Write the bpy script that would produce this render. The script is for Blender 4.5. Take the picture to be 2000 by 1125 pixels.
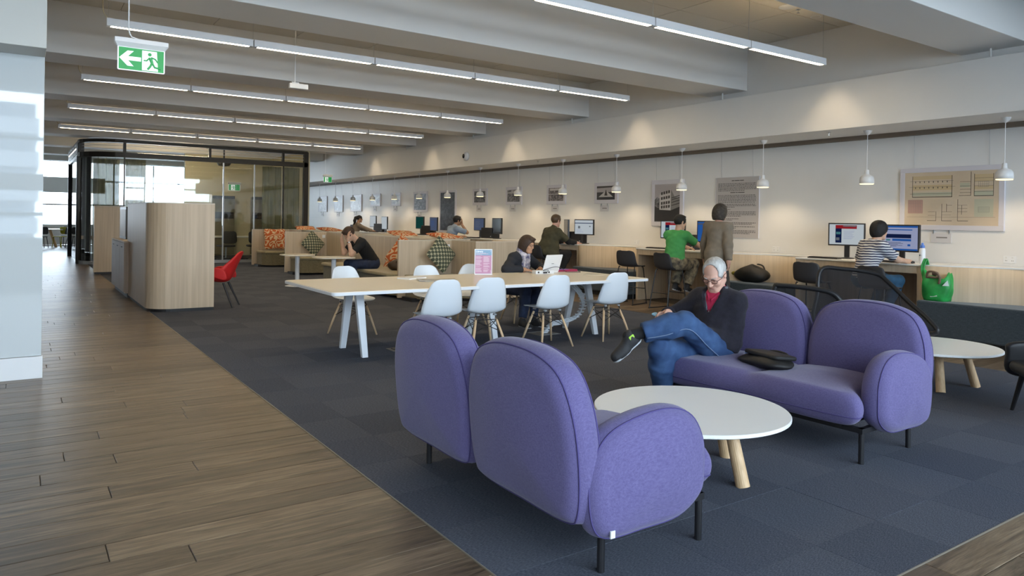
import bpy, bmesh, math, random
import numpy as np
from mathutils import Vector, Matrix
for o in list(bpy.data.objects): bpy.data.objects.remove(o)
random.seed(7); RNG = np.random.default_rng(7)
S = bpy.context.scene; COL = S.collection; PI = math.pi
sin, cos, rad = math.sin, math.cos, math.radians

# ---------------------------------------------------------------- camera, world, daylight, exposure
F_PX, YAW, PITCH, ROLL, CY = 1413.3, .59906, -.0057, .0160, 436.7
CAM_H = 1.45
def cam_axes():
    f = Vector((sin(YAW)*cos(PITCH), cos(YAW)*cos(PITCH), sin(PITCH)))
    r = Vector((cos(YAW), -sin(YAW), 0)); u = r.cross(f)
    return r*cos(ROLL)+u*sin(ROLL), u*cos(ROLL)-r*sin(ROLL), f
cr, cu, cf = cam_axes()
cd = bpy.data.cameras.new('camera'); cam = bpy.data.objects.new('camera', cd); COL.objects.link(cam)
m = Matrix((( cr.x, cu.x, -cf.x, 0), (cr.y, cu.y, -cf.y, 0), (cr.z, cu.z, -cf.z, CAM_H), (0, 0, 0, 1)))
cam.matrix_world = m
cd.sensor_width = 36; cd.lens = F_PX/2000*36; cd.shift_y = -(562.5-CY)/2000; cd.clip_end = 400; cd.clip_start = .05
S.camera = cam
S.view_settings.view_transform = 'Standard'; S.view_settings.look = 'None'
S.view_settings.gamma = 1; S.view_settings.use_curve_mapping = False
S.view_settings.exposure = 0.05
w = bpy.data.worlds.new('sky'); S.world = w; w.use_nodes = True
nt = w.node_tree; nt.nodes.clear()
wo = nt.nodes.new('ShaderNodeOutputWorld'); wb = nt.nodes.new('ShaderNodeBackground')
tc = nt.nodes.new('ShaderNodeTexCoord'); sx = nt.nodes.new('ShaderNodeSeparateXYZ'); cr_ = nt.nodes.new('ShaderNodeValToRGB')
nt.links.new(tc.outputs['Generated'], sx.inputs[0]); nt.links.new(sx.outputs['Z'], cr_.inputs[0])
cr_.color_ramp.elements[0].position = .0; cr_.color_ramp.elements[0].color = (.80, .90, 1.0, 1)
cr_.color_ramp.elements[1].position = .7; cr_.color_ramp.elements[1].color = (.66, .82, 1.0, 1)
nt.links.new(cr_.outputs[0], wb.inputs[0]); nt.links.new(wb.outputs[0], wo.inputs[0])
wb.inputs[1].default_value = 14.0
def portal(loc, rot, sx_, sy_):
    l = bpy.data.lights.new('daylight_portal', 'AREA'); l.shape = 'RECTANGLE'; l.size = sx_; l.size_y = sy_
    l.cycles.is_portal = True
    o = bpy.data.objects.new('daylight_portal', l); COL.objects.link(o); o.location = loc; o.rotation_euler = rot
portal((2.6, -3.25, 2.3), (rad(90), 0, 0), 15.2, 3.2)
portal((1.0, 38.1, 2.2), (rad(-90), 0, 0), 8, 3.4)
STRIP_E, PEND_W, SPOT_W = 40.0, 17.0, 70.0
WARM = (1.0, .77, .50)

# ---------------------------------------------------------------- materials
MATS = {}
def mat(name, col, rough=.6, metal=0., var=0., vscale=6., bump=0., bscale=80., stretch=(1,1,1), coat=0., spec=.5, emis=None, estr=0., col2=None, rnd=0., alpha=None, coord='Object', detail=4., sheen=0.):
    """Principled material; colour varies with noise (var) or between col and col2, optional bump and per-object variation."""
    if name in MATS: return MATS[name]
    M = bpy.data.materials.new(name); M.use_nodes = True; MATS[name] = M
    nt = M.node_tree; N = nt.nodes; L = nt.links; P = N['Principled BSDF']
    P.inputs['Base Color'].default_value = (*col, 1); P.inputs['Roughness'].default_value = rough
    P.inputs['Metallic'].default_value = metal; P.inputs['Specular IOR Level'].default_value = spec
    P.inputs['Coat Weight'].default_value = coat; P.inputs['Sheen Weight'].default_value = sheen
    if emis: P.inputs['Emission Color'].default_value = (*emis, 1); P.inputs['Emission Strength'].default_value = estr
    if var or bump or col2:
        t = N.new('ShaderNodeTexCoord'); mp = N.new('ShaderNodeMapping'); mp.inputs['Scale'].default_value = stretch
        L.new(t.outputs[coord], mp.inputs[0])
        n = N.new('ShaderNodeTexNoise'); n.inputs['Scale'].default_value = vscale; n.inputs['Detail'].default_value = detail
        L.new(mp.outputs[0], n.inputs[0])
        if var or col2:
            r = N.new('ShaderNodeValToRGB'); L.new(n.outputs['Fac'], r.inputs[0])
            a = col if col2 else tuple(c*(1-var) for c in col); b = col2 if col2 else tuple(min(1, c*(1+var)) for c in col)
            r.color_ramp.elements[0].position = .32; r.color_ramp.elements[0].color = (*a, 1)
            r.color_ramp.elements[1].position = .68; r.color_ramp.elements[1].color = (*b, 1)
            out = r.outputs[0]
            if rnd:
                oi = N.new('ShaderNodeObjectInfo'); mr = N.new('ShaderNodeMapRange'); mr.inputs['To Min'].default_value = 1-rnd; mr.inputs['To Max'].default_value = 1+rnd
                L.new(oi.outputs['Random'], mr.inputs[0]); h = N.new('ShaderNodeHueSaturation'); L.new(mr.outputs[0], h.inputs['Value']); L.new(out, h.inputs['Color']); out = h.outputs[0]
                ad = N.new('ShaderNodeVectorMath'); ad.operation = 'ADD'; ml = N.new('ShaderNodeMath'); ml.operation = 'MULTIPLY'; ml.inputs[1].default_value = 40
                L.new(oi.outputs['Random'], ml.inputs[0]); L.new(t.outputs[coord], ad.inputs[0]); L.new(ml.outputs[0], ad.inputs[1]); L.new(ad.outputs[0], mp.inputs[0])
            L.new(out, P.inputs['Base Color'])
        if bump:
            n2 = N.new('ShaderNodeTexNoise'); n2.inputs['Scale'].default_value = bscale; n2.inputs['Detail'].default_value = 3
            L.new(mp.outputs[0], n2.inputs[0]); b = N.new('ShaderNodeBump'); b.inputs['Strength'].default_value = bump; b.inputs['Distance'].default_value = .004
            L.new(n2.outputs['Fac'], b.inputs['Height']); L.new(b.outputs[0], P.inputs['Normal'])
    return M
def emit(name, col, st):
    if name in MATS: return MATS[name]
    M = bpy.data.materials.new(name); M.use_nodes = True; MATS[name] = M; nt = M.node_tree
    nt.nodes.remove(nt.nodes['Principled BSDF']); e = nt.nodes.new('ShaderNodeEmission'); e.inputs[0].default_value = (*col, 1); e.inputs[1].default_value = st
    nt.links.new(e.outputs[0], nt.nodes['Material Output'].inputs[0]); return M
def see_through(name, col, fac, rough=.02, tint=(1,1,1), fres=True):
    """clear pane, mesh cloth or sheer: transparent mixed with a surface"""
    M = bpy.data.materials.new(name); M.use_nodes = True; MATS[name] = M; nt = M.node_tree; N = nt.nodes; L = nt.links
    P = N['Principled BSDF']; P.inputs['Base Color'].default_value = (*col, 1); P.inputs['Roughness'].default_value = rough
    t = N.new('ShaderNodeBsdfTransparent'); t.inputs[0].default_value = (*tint, 1); mx = N.new('ShaderNodeMixShader'); mx.inputs[0].default_value = fac
    if fres:
        fr = N.new('ShaderNodeFresnel'); fr.inputs[0].default_value = 1.45; ad = N.new('ShaderNodeMath'); ad.operation = 'ADD'; ad.inputs[1].default_value = fac
        L.new(fr.outputs[0], ad.inputs[0]); L.new(ad.outputs[0], mx.inputs[0])
        g = N.new('ShaderNodeBsdfGlossy'); g.inputs['Roughness'].default_value = rough; L.new(g.outputs[0], mx.inputs[2])
    else: L.new(P.outputs[0], mx.inputs[2])
    L.new(t.outputs[0], mx.inputs[1]); L.new(mx.outputs[0], N['Material Output'].inputs[0]); return M
def nodes(name):
    M = bpy.data.materials.new(name); M.use_nodes = True; MATS[name] = M
    return M, M.node_tree.nodes, M.node_tree.links, M.node_tree.nodes['Principled BSDF']
def ramp(N, pts, interp='LINEAR'):
    r = N.new('ShaderNodeValToRGB'); r.color_ramp.interpolation = interp; e = r.color_ramp.elements
    while len(e) < len(pts): e.new(.5)
    for el, (p, c) in zip(e, pts): el.position = p; el.color = (*c, 1)
    return r

M_white = mat('white_paint', (.72, .72, .70), .55)
M_ceil = mat('ceiling_paint', (.68, .64, .56), .7)
M_beam = mat('beam_paint', (.80, .80, .79), .6)
M_wall = mat('wall_paint', (.76, .76, .75), .5, var=.01, vscale=3)
M_gloss = mat('back_painted_glass', (.56, .60, .61), .02, coat=.35, spec=.55)
M_black = mat('black_metal', (.012, .012, .014), .45)
M_blackp = mat('black_plastic', (.018, .018, .02), .4)
M_dark = mat('dark_bronze_metal', (.03, .026, .02), .4, metal=.4)
M_chrome = mat('chrome', (.75, .75, .76), .2, metal=1)
M_steel = mat('grey_metal', (.42, .44, .46), .4, metal=.6)
M_wplast = mat('white_plastic', (.80, .81, .82), .35)
M_wtop = mat('white_laminate', (.84, .84, .82), .32)
M_ttop = mat('table_laminate', (.78, .71, .58), .28)
M_wmetal = mat('white_metal', (.70, .73, .77), .4)
M_ash = mat('ash_wood', (.60, .42, .25), .5, col2=(.72, .54, .35), vscale=14, stretch=(6, 6, .5))
M_oakleg = mat('oak_leg', (.55, .36, .19), .5, col2=(.68, .47, .27), vscale=16, stretch=(5, 5, .6))
def veneer(name, a, b, sc=22):
    M, N, L, P = nodes(name); t = N.new('ShaderNodeTexCoord'); mp = N.new('ShaderNodeMapping'); mp.inputs['Scale'].default_value = (1, 1, .03)
    L.new(t.outputs['Object'], mp.inputs[0]); n = N.new('ShaderNodeTexNoise'); n.inputs['Scale'].default_value = sc; n.inputs['Detail'].default_value = 5; L.new(mp.outputs[0], n.inputs[0])
    r = ramp(N, [(.3, a), (.7, b)]); L.new(n.outputs['Fac'], r.inputs[0]); L.new(r.outputs[0], P.inputs['Base Color']); P.inputs['Roughness'].default_value = .45
    return M
M_ven = veneer('pale_timber_veneer', (.47, .375, .265), (.60, .49, .355))
M_ven2 = veneer('grey_timber_veneer', (.33, .26, .20), (.42, .34, .27))
def fabric(name, a, b, sc=420, bump=.35, sheen=.2, rough=.9):
    """melange woven cloth: two fine stretched noises for warp and weft"""
    M, N, L, P = nodes(name); t = N.new('ShaderNodeTexCoord'); fs = []
    for st in ((1, .12, 1), (.12, 1, .25)):
        mp = N.new('ShaderNodeMapping'); mp.inputs['Scale'].default_value = st; L.new(t.outputs['Object'], mp.inputs[0])
        n = N.new('ShaderNodeTexNoise'); n.inputs['Scale'].default_value = sc; n.inputs['Detail'].default_value = 2; L.new(mp.outputs[0], n.inputs[0]); fs.append(n)
    ad = N.new('ShaderNodeMath'); ad.operation = 'ADD'; L.new(fs[0].outputs['Fac'], ad.inputs[0]); L.new(fs[1].outputs['Fac'], ad.inputs[1])
    dv = N.new('ShaderNodeMath'); dv.operation = 'MULTIPLY'; dv.inputs[1].default_value = .5; L.new(ad.outputs[0], dv.inputs[0])
    r = ramp(N, [(.36, a), (.64, b)]); L.new(dv.outputs[0], r.inputs[0]); L.new(r.outputs[0], P.inputs['Base Color'])
    bp = N.new('ShaderNodeBump'); bp.inputs['Strength'].default_value = bump; bp.inputs['Distance'].default_value = .002; L.new(dv.outputs[0], bp.inputs['Height']); L.new(bp.outputs[0], P.inputs['Normal'])
    P.inputs['Roughness'].default_value = rough; P.inputs['Sheen Weight'].default_value = sheen; P.inputs['Specular IOR Level'].default_value = .2
    return M
M_purple = fabric('purple_wool', (.102, .087, .208), (.155, .134, .29))
M_purpled = mat('purple_piping', (.075, .06, .19), .9)
M_bench = fabric('charcoal_blue_felt', (.034, .048, .060), (.062, .080, .096), sc=150)
M_seatw = fabric('olive_beige_weave', (.30, .25, .14), (.42, .36, .22), sc=120)
M_seats = fabric('olive_check_weave', (.16, .14, .085), (.23, .20, .125), sc=90)
M_chairf = mat('dark_grey_shell', (.026, .026, .030), .65)
M_red = mat('red_upholstery', (.55, .012, .012), .6)
M_glass = see_through('clear_glass', (1, 1, 1), .02, tint=(.93, .95, .93))
M_wglass = see_through('window_glass', (1, 1, 1), .0, tint=(.97, .99, 1))
M_sheer = see_through('olive_sheer_curtain', (.25, .23, .12), .965, .8, fres=False)
M_mesh = see_through('black_mesh_cloth', (.012, .011, .014), .72, .7, fres=False)
M_pet = see_through('translucent_plastic', (.85, .9, .95), .75, .2, fres=False)
M_diff = emit('lit_diffuser', (1, .80, .52), STRIP_E)
M_slot = emit('slot_light', (1, .95, .88), 1.6)
M_addglow = emit('added_uplight_glow', (1, .74, .42), STRIP_E*.3)  # added warm glow for the strip tops, brightens the ceiling bays
M_bulb = emit('pendant_glow', (1, .86, .52), 1.6)
M_green = mat('exit_green', (.02, .30, .07), .4, emis=(.02, .32, .08), estr=.35)
M_exitw = mat('exit_white', (.85, .87, .9), .4, emis=(.9, .9, 1), estr=.45)

def planks_mat(name, a, b, c):
    M, N, L, P = nodes(name); t = N.new('ShaderNodeTexCoord'); oi = N.new('ShaderNodeObjectInfo')
    ad = N.new('ShaderNodeVectorMath'); ad.operation = 'ADD'; ml = N.new('ShaderNodeMath'); ml.operation = 'MULTIPLY'; ml.inputs[1].default_value = 60
    L.new(oi.outputs['Random'], ml.inputs[0]); L.new(t.outputs['Object'], ad.inputs[0]); L.new(ml.outputs[0], ad.inputs[1])
    mp = N.new('ShaderNodeMapping'); mp.inputs['Scale'].default_value = (.55, 6.5, 1); L.new(ad.outputs[0], mp.inputs[0])
    n = N.new('ShaderNodeTexNoise'); n.inputs['Scale'].default_value = 3.2; n.inputs['Detail'].default_value = 9; n.inputs['Roughness'].default_value = .68; n.inputs['Distortion'].default_value = .9; L.new(mp.outputs[0], n.inputs[0])
    r = ramp(N, [(.30, a), (.50, b), (.72, c)]); L.new(n.outputs['Fac'], r.inputs[0])
    mp2 = N.new('ShaderNodeMapping'); mp2.inputs['Scale'].default_value = (4, 90, 1); L.new(ad.outputs[0], mp2.inputs[0])
    n2 = N.new('ShaderNodeTexNoise'); n2.inputs['Scale'].default_value = 2; n2.inputs['Detail'].default_value = 4; L.new(mp2.outputs[0], n2.inputs[0])
    mx = N.new('ShaderNodeMix'); mx.data_type = 'RGBA'; mx.blend_type = 'MULTIPLY'; mx.inputs['Factor'].default_value = .55
    r2 = ramp(N, [(.35, (.55, .5, .45)), (.6, (1.1, 1.1, 1.1))]); L.new(n2.outputs['Fac'], r2.inputs[0]); L.new(r.outputs[0], mx.inputs['A']); L.new(r2.outputs[0], mx.inputs['B'])
    mr = N.new('ShaderNodeMapRange'); mr.inputs['To Min'].default_value = .72; mr.inputs['To Max'].default_value = 1.3; L.new(oi.outputs['Random'], mr.inputs[0])
    h = N.new('ShaderNodeHueSaturation'); L.new(mr.outputs[0], h.inputs['Value']); L.new(mx.outputs['Result'], h.inputs['Color']); L.new(h.outputs[0], P.inputs['Base Color'])
    P.inputs['Roughness'].default_value = .36
    bp = N.new('ShaderNodeBump'); bp.inputs['Strength'].default_value = .25; bp.inputs['Distance'].default_value = .002; L.new(n2.outputs['Fac'], bp.inputs['Height']); L.new(bp.outputs[0], P.inputs['Normal'])
    return M
M_plank = planks_mat('smoked_oak_plank', (.040, .027, .016), (.140, .099, .062), (.27, .20, .13))
def carpet_mat(name, a, b, ang):
    M, N, L, P = nodes(name); t = N.new('ShaderNodeTexCoord'); mp = N.new('ShaderNodeMapping'); mp.inputs['Rotation'].default_value = (0, 0, ang); mp.inputs['Scale'].default_value = (70, 300, 1)
    L.new(t.outputs['Object'], mp.inputs[0]); n = N.new('ShaderNodeTexNoise'); n.inputs['Scale'].default_value = 1; n.inputs['Detail'].default_value = 3; L.new(mp.outputs[0], n.inputs[0])
    r = ramp(N, [(.35, a), (.66, b)]); L.new(n.outputs['Fac'], r.inputs[0]); oi = N.new('ShaderNodeObjectInfo')
    mr = N.new('ShaderNodeMapRange'); mr.inputs['To Min'].default_value = .93; mr.inputs['To Max'].default_value = 1.07; L.new(oi.outputs['Random'], mr.inputs[0])
    h = N.new('ShaderNodeHueSaturation'); L.new(mr.outputs[0], h.inputs['Value']); L.new(r.outputs[0], h.inputs['Color']); L.new(h.outputs[0], P.inputs['Base Color'])
    bp = N.new('ShaderNodeBump'); bp.inputs['Strength'].default_value = .8; bp.inputs['Distance'].default_value = .004; L.new(n.outputs['Fac'], bp.inputs['Height']); L.new(bp.outputs[0], P.inputs['Normal'])
    P.inputs['Roughness'].default_value = .95; P.inputs['Specular IOR Level'].default_value = .1
    return M
M_carp = [carpet_mat('carpet_rib_a', (.058, .063, .080), (.122, .132, .162), .0), carpet_mat('carpet_rib_b', (.052, .057, .074), (.112, .122, .153), PI/2)]

# ---------------------------------------------------------------- mesh builder
class MB:
    def __init__(s): s.v = []; s.f = []; s.mi = []
    def add(s, vs, fs, M=None, mi=0):
        o = len(s.v)
        if M is not None: vs = [tuple(M @ Vector(v)) for v in vs]
        s.v += [tuple(v) for v in vs]; s.f += [tuple(i+o for i in f) for f in fs]; s.mi += [mi]*len(fs); return s
    def box(s, x0, x1, y0, y1, z0, z1, M=None, mi=0):
        v = [(x, y, z) for z in (z0, z1) for y in (y0, y1) for x in (x0, x1)]
        return s.add(v, [(0, 2, 3, 1), (4, 5, 7, 6), (0, 1, 5, 4), (2, 6, 7, 3), (0, 4, 6, 2), (1, 3, 7, 5)], M, mi)
    def quad(s, a, b, c, d, mi=0): return s.add([a, b, c, d], [(0, 1, 2, 3)], None, mi)
    def tube(s, path, r, n=8, closed=False, cap=True, M=None, mi=0):
        P = [Vector(p) for p in path]; k = len(P); R = r if hasattr(r, '__len__') else [r]*k
        vs = []; up = None
        for i, p in enumerate(P):
            if closed: t = P[(i+1) % k]-P[i-1]
            else: t = P[min(i+1, k-1)]-P[max(i-1, 0)]
            t = t.normalized() if t.length > 1e-9 else Vector((0, 0, 1))
            if up is None: up = Vector((0, 0, 1)) if abs(t.z) < .9 else Vector((1, 0, 0))
            a = up-t*up.dot(t); a = a.normalized() if a.length > 1e-6 else t.orthogonal().normalized(); up = a; b = t.cross(a)
            for j in range(n): vs.append(p+(a*cos(2*PI*j/n)+b*sin(2*PI*j/n))*R[i])
        fs = []
        for i in range(k if closed else k-1):
            for j in range(n):
                i2 = (i+1) % k; fs.append((i*n+j, i*n+(j+1) % n, i2*n+(j+1) % n, i2*n+j))
        if cap and not closed: fs += [tuple(range(n))[::-1], tuple((k-1)*n+j for j in range(n))]
        return s.add(vs, fs, M, mi)
    def lathe(s, prof, n=24, M=None, mi=0, capb=True, capt=True):
        vs = [(r*cos(2*PI*j/n), r*sin(2*PI*j/n), z) for r, z in prof for j in range(n)]
        fs = [(i*n+j, i*n+(j+1) % n, (i+1)*n+(j+1) % n, (i+1)*n+j) for i in range(len(prof)-1) for j in range(n)]
        if capb: fs.append(tuple(range(n))[::-1])
        if capt: fs.append(tuple((len(prof)-1)*n+j for j in range(n)))
        return s.add(vs, fs, M, mi)
    def prism(s, ol, z0, z1, M=None, mi=0):
        n = len(ol); vs = [(x, y, z0) for x, y in ol]+[(x, y, z1) for x, y in ol]
        return s.add(vs, [tuple(range(n))[::-1], tuple(range(n, 2*n))]+[(i, (i+1) % n, n+(i+1) % n, n+i) for i in range(n)], M, mi)
    def puff(s, ol, t, e, dome=0., k=5, rings=5, M=None, mi=0):
        """pillow: outline in xy, thickness t, rounded rim e, domed faces"""
        n = len(ol); c = np.mean(ol, 0); vs = []; fs = []; lev = []
        def ring(off, z):
            for x, y in ol:
                d = np.array((x, y))-c; l = np.hypot(*d); q = c+d*max(0, 1-off/l); vs.append((q[0], q[1], z))
            lev.append(len(lev))
        def inner(sc, z, off):
            for x, y in ol:
                d = np.array((x, y))-c; l = np.hypot(*d); q = c+d*max(0, 1-off/l)*sc; vs.append((q[0], q[1], z))
            lev.append(len(lev))
        h = t/2
        for i in range(rings-1, 0, -1): sc = 1-i/rings; inner(1-i/rings if i < rings else .001, -h-dome*(1-(1-i/rings)**2), e)
        for i in range(-k, k+1): a = i/k*PI/2; ring(e*(1-cos(a)), h*sin(a))
        for i in range(1, rings): inner(1-i/rings, h+dome*(1-(1-i/rings)**2), e)
        nl = len(lev)
        for i in range(nl-1):
            for j in range(n): fs.append((i*n+j, i*n+(j+1) % n, (i+1)*n+(j+1) % n, (i+1)*n+j))
        o = len(vs); vs += [(c[0], c[1], -h-dome), (c[0], c[1], h+dome)]
        for j in range(n): fs += [(o, (j+1) % n, j), (o+1, (nl-1)*n+j, (nl-1)*n+(j+1) % n)]
        return s.add(vs, fs, M, mi)
    def build(s, name, mats, parent=None, smooth=False, bevel=0, seg=2, kind=None, label=None, sub=0, solid=0, ang=40):
        me = bpy.data.meshes.new(name); me.from_pydata(s.v, [], s.f)
        ms = mats if isinstance(mats, (list, tuple)) else [mats]
        for m_ in ms: me.materials.append(m_)
        if any(s.mi): me.polygons.foreach_set('material_index', s.mi)
        me.update()
        if smooth: me.shade_smooth() if hasattr(me, 'shade_smooth') else None
        o = bpy.data.objects.new(name, me); COL.objects.link(o)
        if parent: o.parent = parent
        if solid: q = o.modifiers.new('solid', 'SOLIDIFY'); q.thickness = solid; q.offset = 0
        if sub: q = o.modifiers.new('sub', 'SUBSURF'); q.levels = sub; q.render_levels = sub
        if bevel: q = o.modifiers.new('bevel', 'BEVEL'); q.width = bevel; q.segments = seg; q.limit_method = 'ANGLE'; q.angle_limit = rad(ang)
        if kind: o['kind'] = kind
        if label: o['label'] = label
        return o
def thing(name, label, cat, loc=(0, 0, 0), rz=0, group=None):
    o = bpy.data.objects.new(name, None); COL.objects.link(o); o.location = loc; o.rotation_euler = (0, 0, rz); o.empty_display_size = .1
    o['label'] = label; o['category'] = cat
    if group: o['group'] = group
    return o
def tag(o, label, cat, group=None):
    o['label'] = label; o['category'] = cat
    if group: o['group'] = group
    return o
def place(o, loc, rz=0, rx=0, ry=0): o.location = loc; o.rotation_euler = (rx, ry, rz); return o
def dup(root, loc, rz=0, label=None, group=None):
    r = root.copy(); COL.objects.link(r); r.location = loc; r.rotation_euler = (0, 0, rz)
    if label: r['label'] = label
    if group: r['group'] = group
    for ch in list(root.children):
        c = ch.copy(); COL.objects.link(c); c.parent = r
        for g in list(ch.children):
            d = g.copy(); COL.objects.link(d); d.parent = c
    return r
def T(x, y, z, rx=0, ry=0, rz=0): return Matrix.Translation((x, y, z)) @ Matrix.Rotation(rz, 4, 'Z') @ Matrix.Rotation(ry, 4, 'Y') @ Matrix.Rotation(rx, 4, 'X')
def rrect(x0, x1, y0, y1, r, n=6):
    out = []
    for cx, cy, a0 in ((x1-r, y0+r, -PI/2), (x1-r, y1-r, 0), (x0+r, y1-r, PI/2), (x0+r, y0+r, PI)):
        out += [(cx+r*cos(a0+PI/2*i/n), cy+r*sin(a0+PI/2*i/n)) for i in range(n+1)]
    return out
def smoothpath(pts, n=6, closed=False):
    """Catmull-Rom through the points"""
    P = [Vector(p) for p in pts]; k = len(P); out = []
    for i in range(k if closed else k-1):
        if closed: a, b, c, d = P[i-1], P[i], P[(i+1) % k], P[(i+2) % k]
        else: a, b, c, d = P[max(i-1, 0)], P[i], P[i+1], P[min(i+2, k-1)]
        for j in range(n):
            t = j/n; out.append(.5*((2*b)+(c-a)*t+(2*a-5*b+4*c-d)*t*t+(3*b-a-3*c+d)*t**3))
    if not closed: out.append(P[-1])
    return out
def struct(o): o['kind'] = 'structure'; return o
# ================================================================ SETTING
WX, BX = 10.3, 9.3            # right wall plane, bulkhead face
def slab(name, x0, x1, y0, y1, z0, z1, m, parent=None, bevel=0, **k):
    o = MB().box(x0, x1, y0, y1, z0, z1).build(name, m, parent, bevel=bevel, **k)
    if parent is None: o['kind'] = 'structure'
    return o
# ---- floor
floor = slab('floor', -5.2, 10.5, -3.6, 38.4, -.12, -.012, mat('subfloor', (.07, .055, .04), .8))
CX0, CX1, CY0, CY1 = 1.615, 8.2, 1.55, 38.0
near_planks = 0; far = MB()
def plank(x0, x1, y0, y1, single):
    w, d = x1-x0-.003, y1-y0-.003
    b = MB(); t = .0025
    vs = [(-w/2, -d/2, -.012), (w/2, -d/2, -.012), (w/2, d/2, -.012), (-w/2, d/2, -.012), (-w/2, -d/2, -t), (w/2, -d/2, -t), (w/2, d/2, -t), (-w/2, d/2, -t),
          (-w/2+t, -d/2+t, 0), (w/2-t, -d/2+t, 0), (w/2-t, d/2-t, 0), (-w/2+t, d/2-t, 0)]
    fs = [(0, 1, 5, 4), (1, 2, 6, 5), (2, 3, 7, 6), (3, 0, 4, 7), (4, 5, 9, 8), (5, 6, 10, 9), (6, 7, 11, 10), (7, 4, 8, 11), (8, 9, 10, 11)]
    if single:
        b.add(vs, fs); o = b.build('wood_plank', M_plank, floor); o.location = ((x0+x1)/2, (y0+y1)/2, 0)
    else: far.add(vs, fs, Matrix.Translation(((x0+x1)/2, (y0+y1)/2, 0)))
PW = .19
y = -.2
while y < 38:
    x = CX0-random.uniform(.5, 2.2); x1 = CX0
    while x1 > -2.6:
        x0 = max(x, -2.6); plank(x0, x1, y, y+PW, 2.0 < y < 20.5 and x1 > -.28); x1 = x0; x -= random.uniform(1.5, 2.3)
    y += PW
y = CY0-PW
for i in range(5):
    x = CX0
    while x < 8.2:
        x1 = min(8.2, x+random.uniform(1.2, 2.2)); plank(x, x1, y, y+PW, i < 4 and 2.4 < x1 and x < 5.6); x = x1
    y -= PW
y = CY0-PW*5
while y < 37.8: plank(8.2, 9.6, y, y+PW, 2.4 < y < 13.2); y += PW
far.build('wood_planks', M_plank, floor, kind='stuff')
xs = [CX0, 1.96]+[2.47+.51*i for i in range(12)]; xs = [v for v in xs if v < CX1-.05]+[CX1]
ys = [CY0, 1.9]+[2.42+.51*i for i in range(80)]; ys = [v for v in ys if v < 29]
cells = []
for j in range(len(ys)-1):
    for i in range(len(xs)-1): cells.append((xs[i], xs[i+1], ys[j], ys[j+1], (i+j) % 2))
def infront(c):                     # a tile the photograph can show: in front of the left and right frame edges
    cx, cy = (c[0]+c[1])/2, (c[2]+c[3])/2; q = Vector((cx, cy, 0))-Vector((0, 0, CAM_H)); zz = q.dot(cf)
    return zz > .5 and abs(F_PX*q.dot(cr)/zz) < 1060 and -F_PX*q.dot(cu)/zz < 740
cells.sort(key=lambda c: (not infront(c), (c[0]+c[1])**2+(c[2]+c[3])**2))
tile_me = {}; rest = [MB(), MB()]
for n, (x0, x1, y0, y1, p) in enumerate(cells):
    k = (round(x1-x0, 2), round(y1-y0, 2), p); w, d = x1-x0-.0015, y1-y0-.0015
    if n < 295:
        if k not in tile_me:
            o = MB().box(-w/2, w/2, -d/2, d/2, -.012, .004).build('carpet_tile', M_carp[p], floor); tile_me[k] = o.data
        else:
            o = bpy.data.objects.new('carpet_tile', tile_me[k]); COL.objects.link(o); o.parent = floor
        o.location = ((x0+x1)/2, (y0+y1)/2, random.uniform(-.0008, .0008))
    else: rest[p].box(x0+.001, x1-.001, y0+.001, y1-.001, -.012, .004)
for p in (0, 1): rest[p].build('carpet_tiles', M_carp[p], floor, kind='stuff')
M_brass = mat('edge_strip', (.34, .30, .24), .5, metal=.5)
MB().box(CX0-.003, CX0+.002, CY0-.003, 29, -.01, .005).box(CX0-.003, CX1, CY0-.003, CY0+.002, -.01, .005).build('carpet_edge_strip', M_brass, floor)

# ---- ceiling, beams, bulkhead
CZ, BZ = 4.24, 3.55
ceil = slab('ceiling', -5.2, 10.5, -3.6, 38.4, CZ, CZ+.15, M_ceil)
BEAMS = [-.37, 3.5, 7.42, 11.28, 15.2, 19.0, 22.9, 26.8, 30.7, 34.6]
for y in BEAMS: slab('beam', -5.1, 9.55, y, y+.76, BZ, CZ+.01, M_beam, ceil, bevel=.006)
tm = None
for y0, y1 in ((4.26, 7.42), (8.18, 11.28)):
    n = 4; dy = (y1-y0)/n
    for j in range(n):
        for i in range(8):
            x = 9.53-1.2*(i+1)
            if tm is None or abs(tm[1]-dy) > .001: o = MB().box(-.594, .594, -dy/2+.006, dy/2-.006, -.012, .0).build('ceiling_tile', M_ceil, ceil, bevel=.003, seg=1); tm = (o.data, dy)
            else: o = bpy.data.objects.new('ceiling_tile', tm[0]); COL.objects.link(o); o.parent = ceil
            o.location = (x+.6, y0+dy*(j+.5), CZ)
wr = slab('wall_right', WX, WX+.2, -3.6, 38.4, 0, 2.8, M_wall)
slab('bulkhead', BX, WX+.2, -3.4, 38.2, 2.765, 3.425, M_wall, wr, bevel=.004)
slab('upper_wall', 9.55, WX+.2, -3.4, 38.2, 3.42, CZ+.05, M_wall, wr)
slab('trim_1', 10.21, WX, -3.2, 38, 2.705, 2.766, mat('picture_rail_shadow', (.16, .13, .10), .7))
rod = MB()
for y in (3.88, 7.8, 11.66, 15.58, 19.38):
    rod.tube([(9.42, y, 3.42), (9.42, y, BZ+.02)], .012, 8)
rod.build('hanger_rod', M_white, wr)

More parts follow.
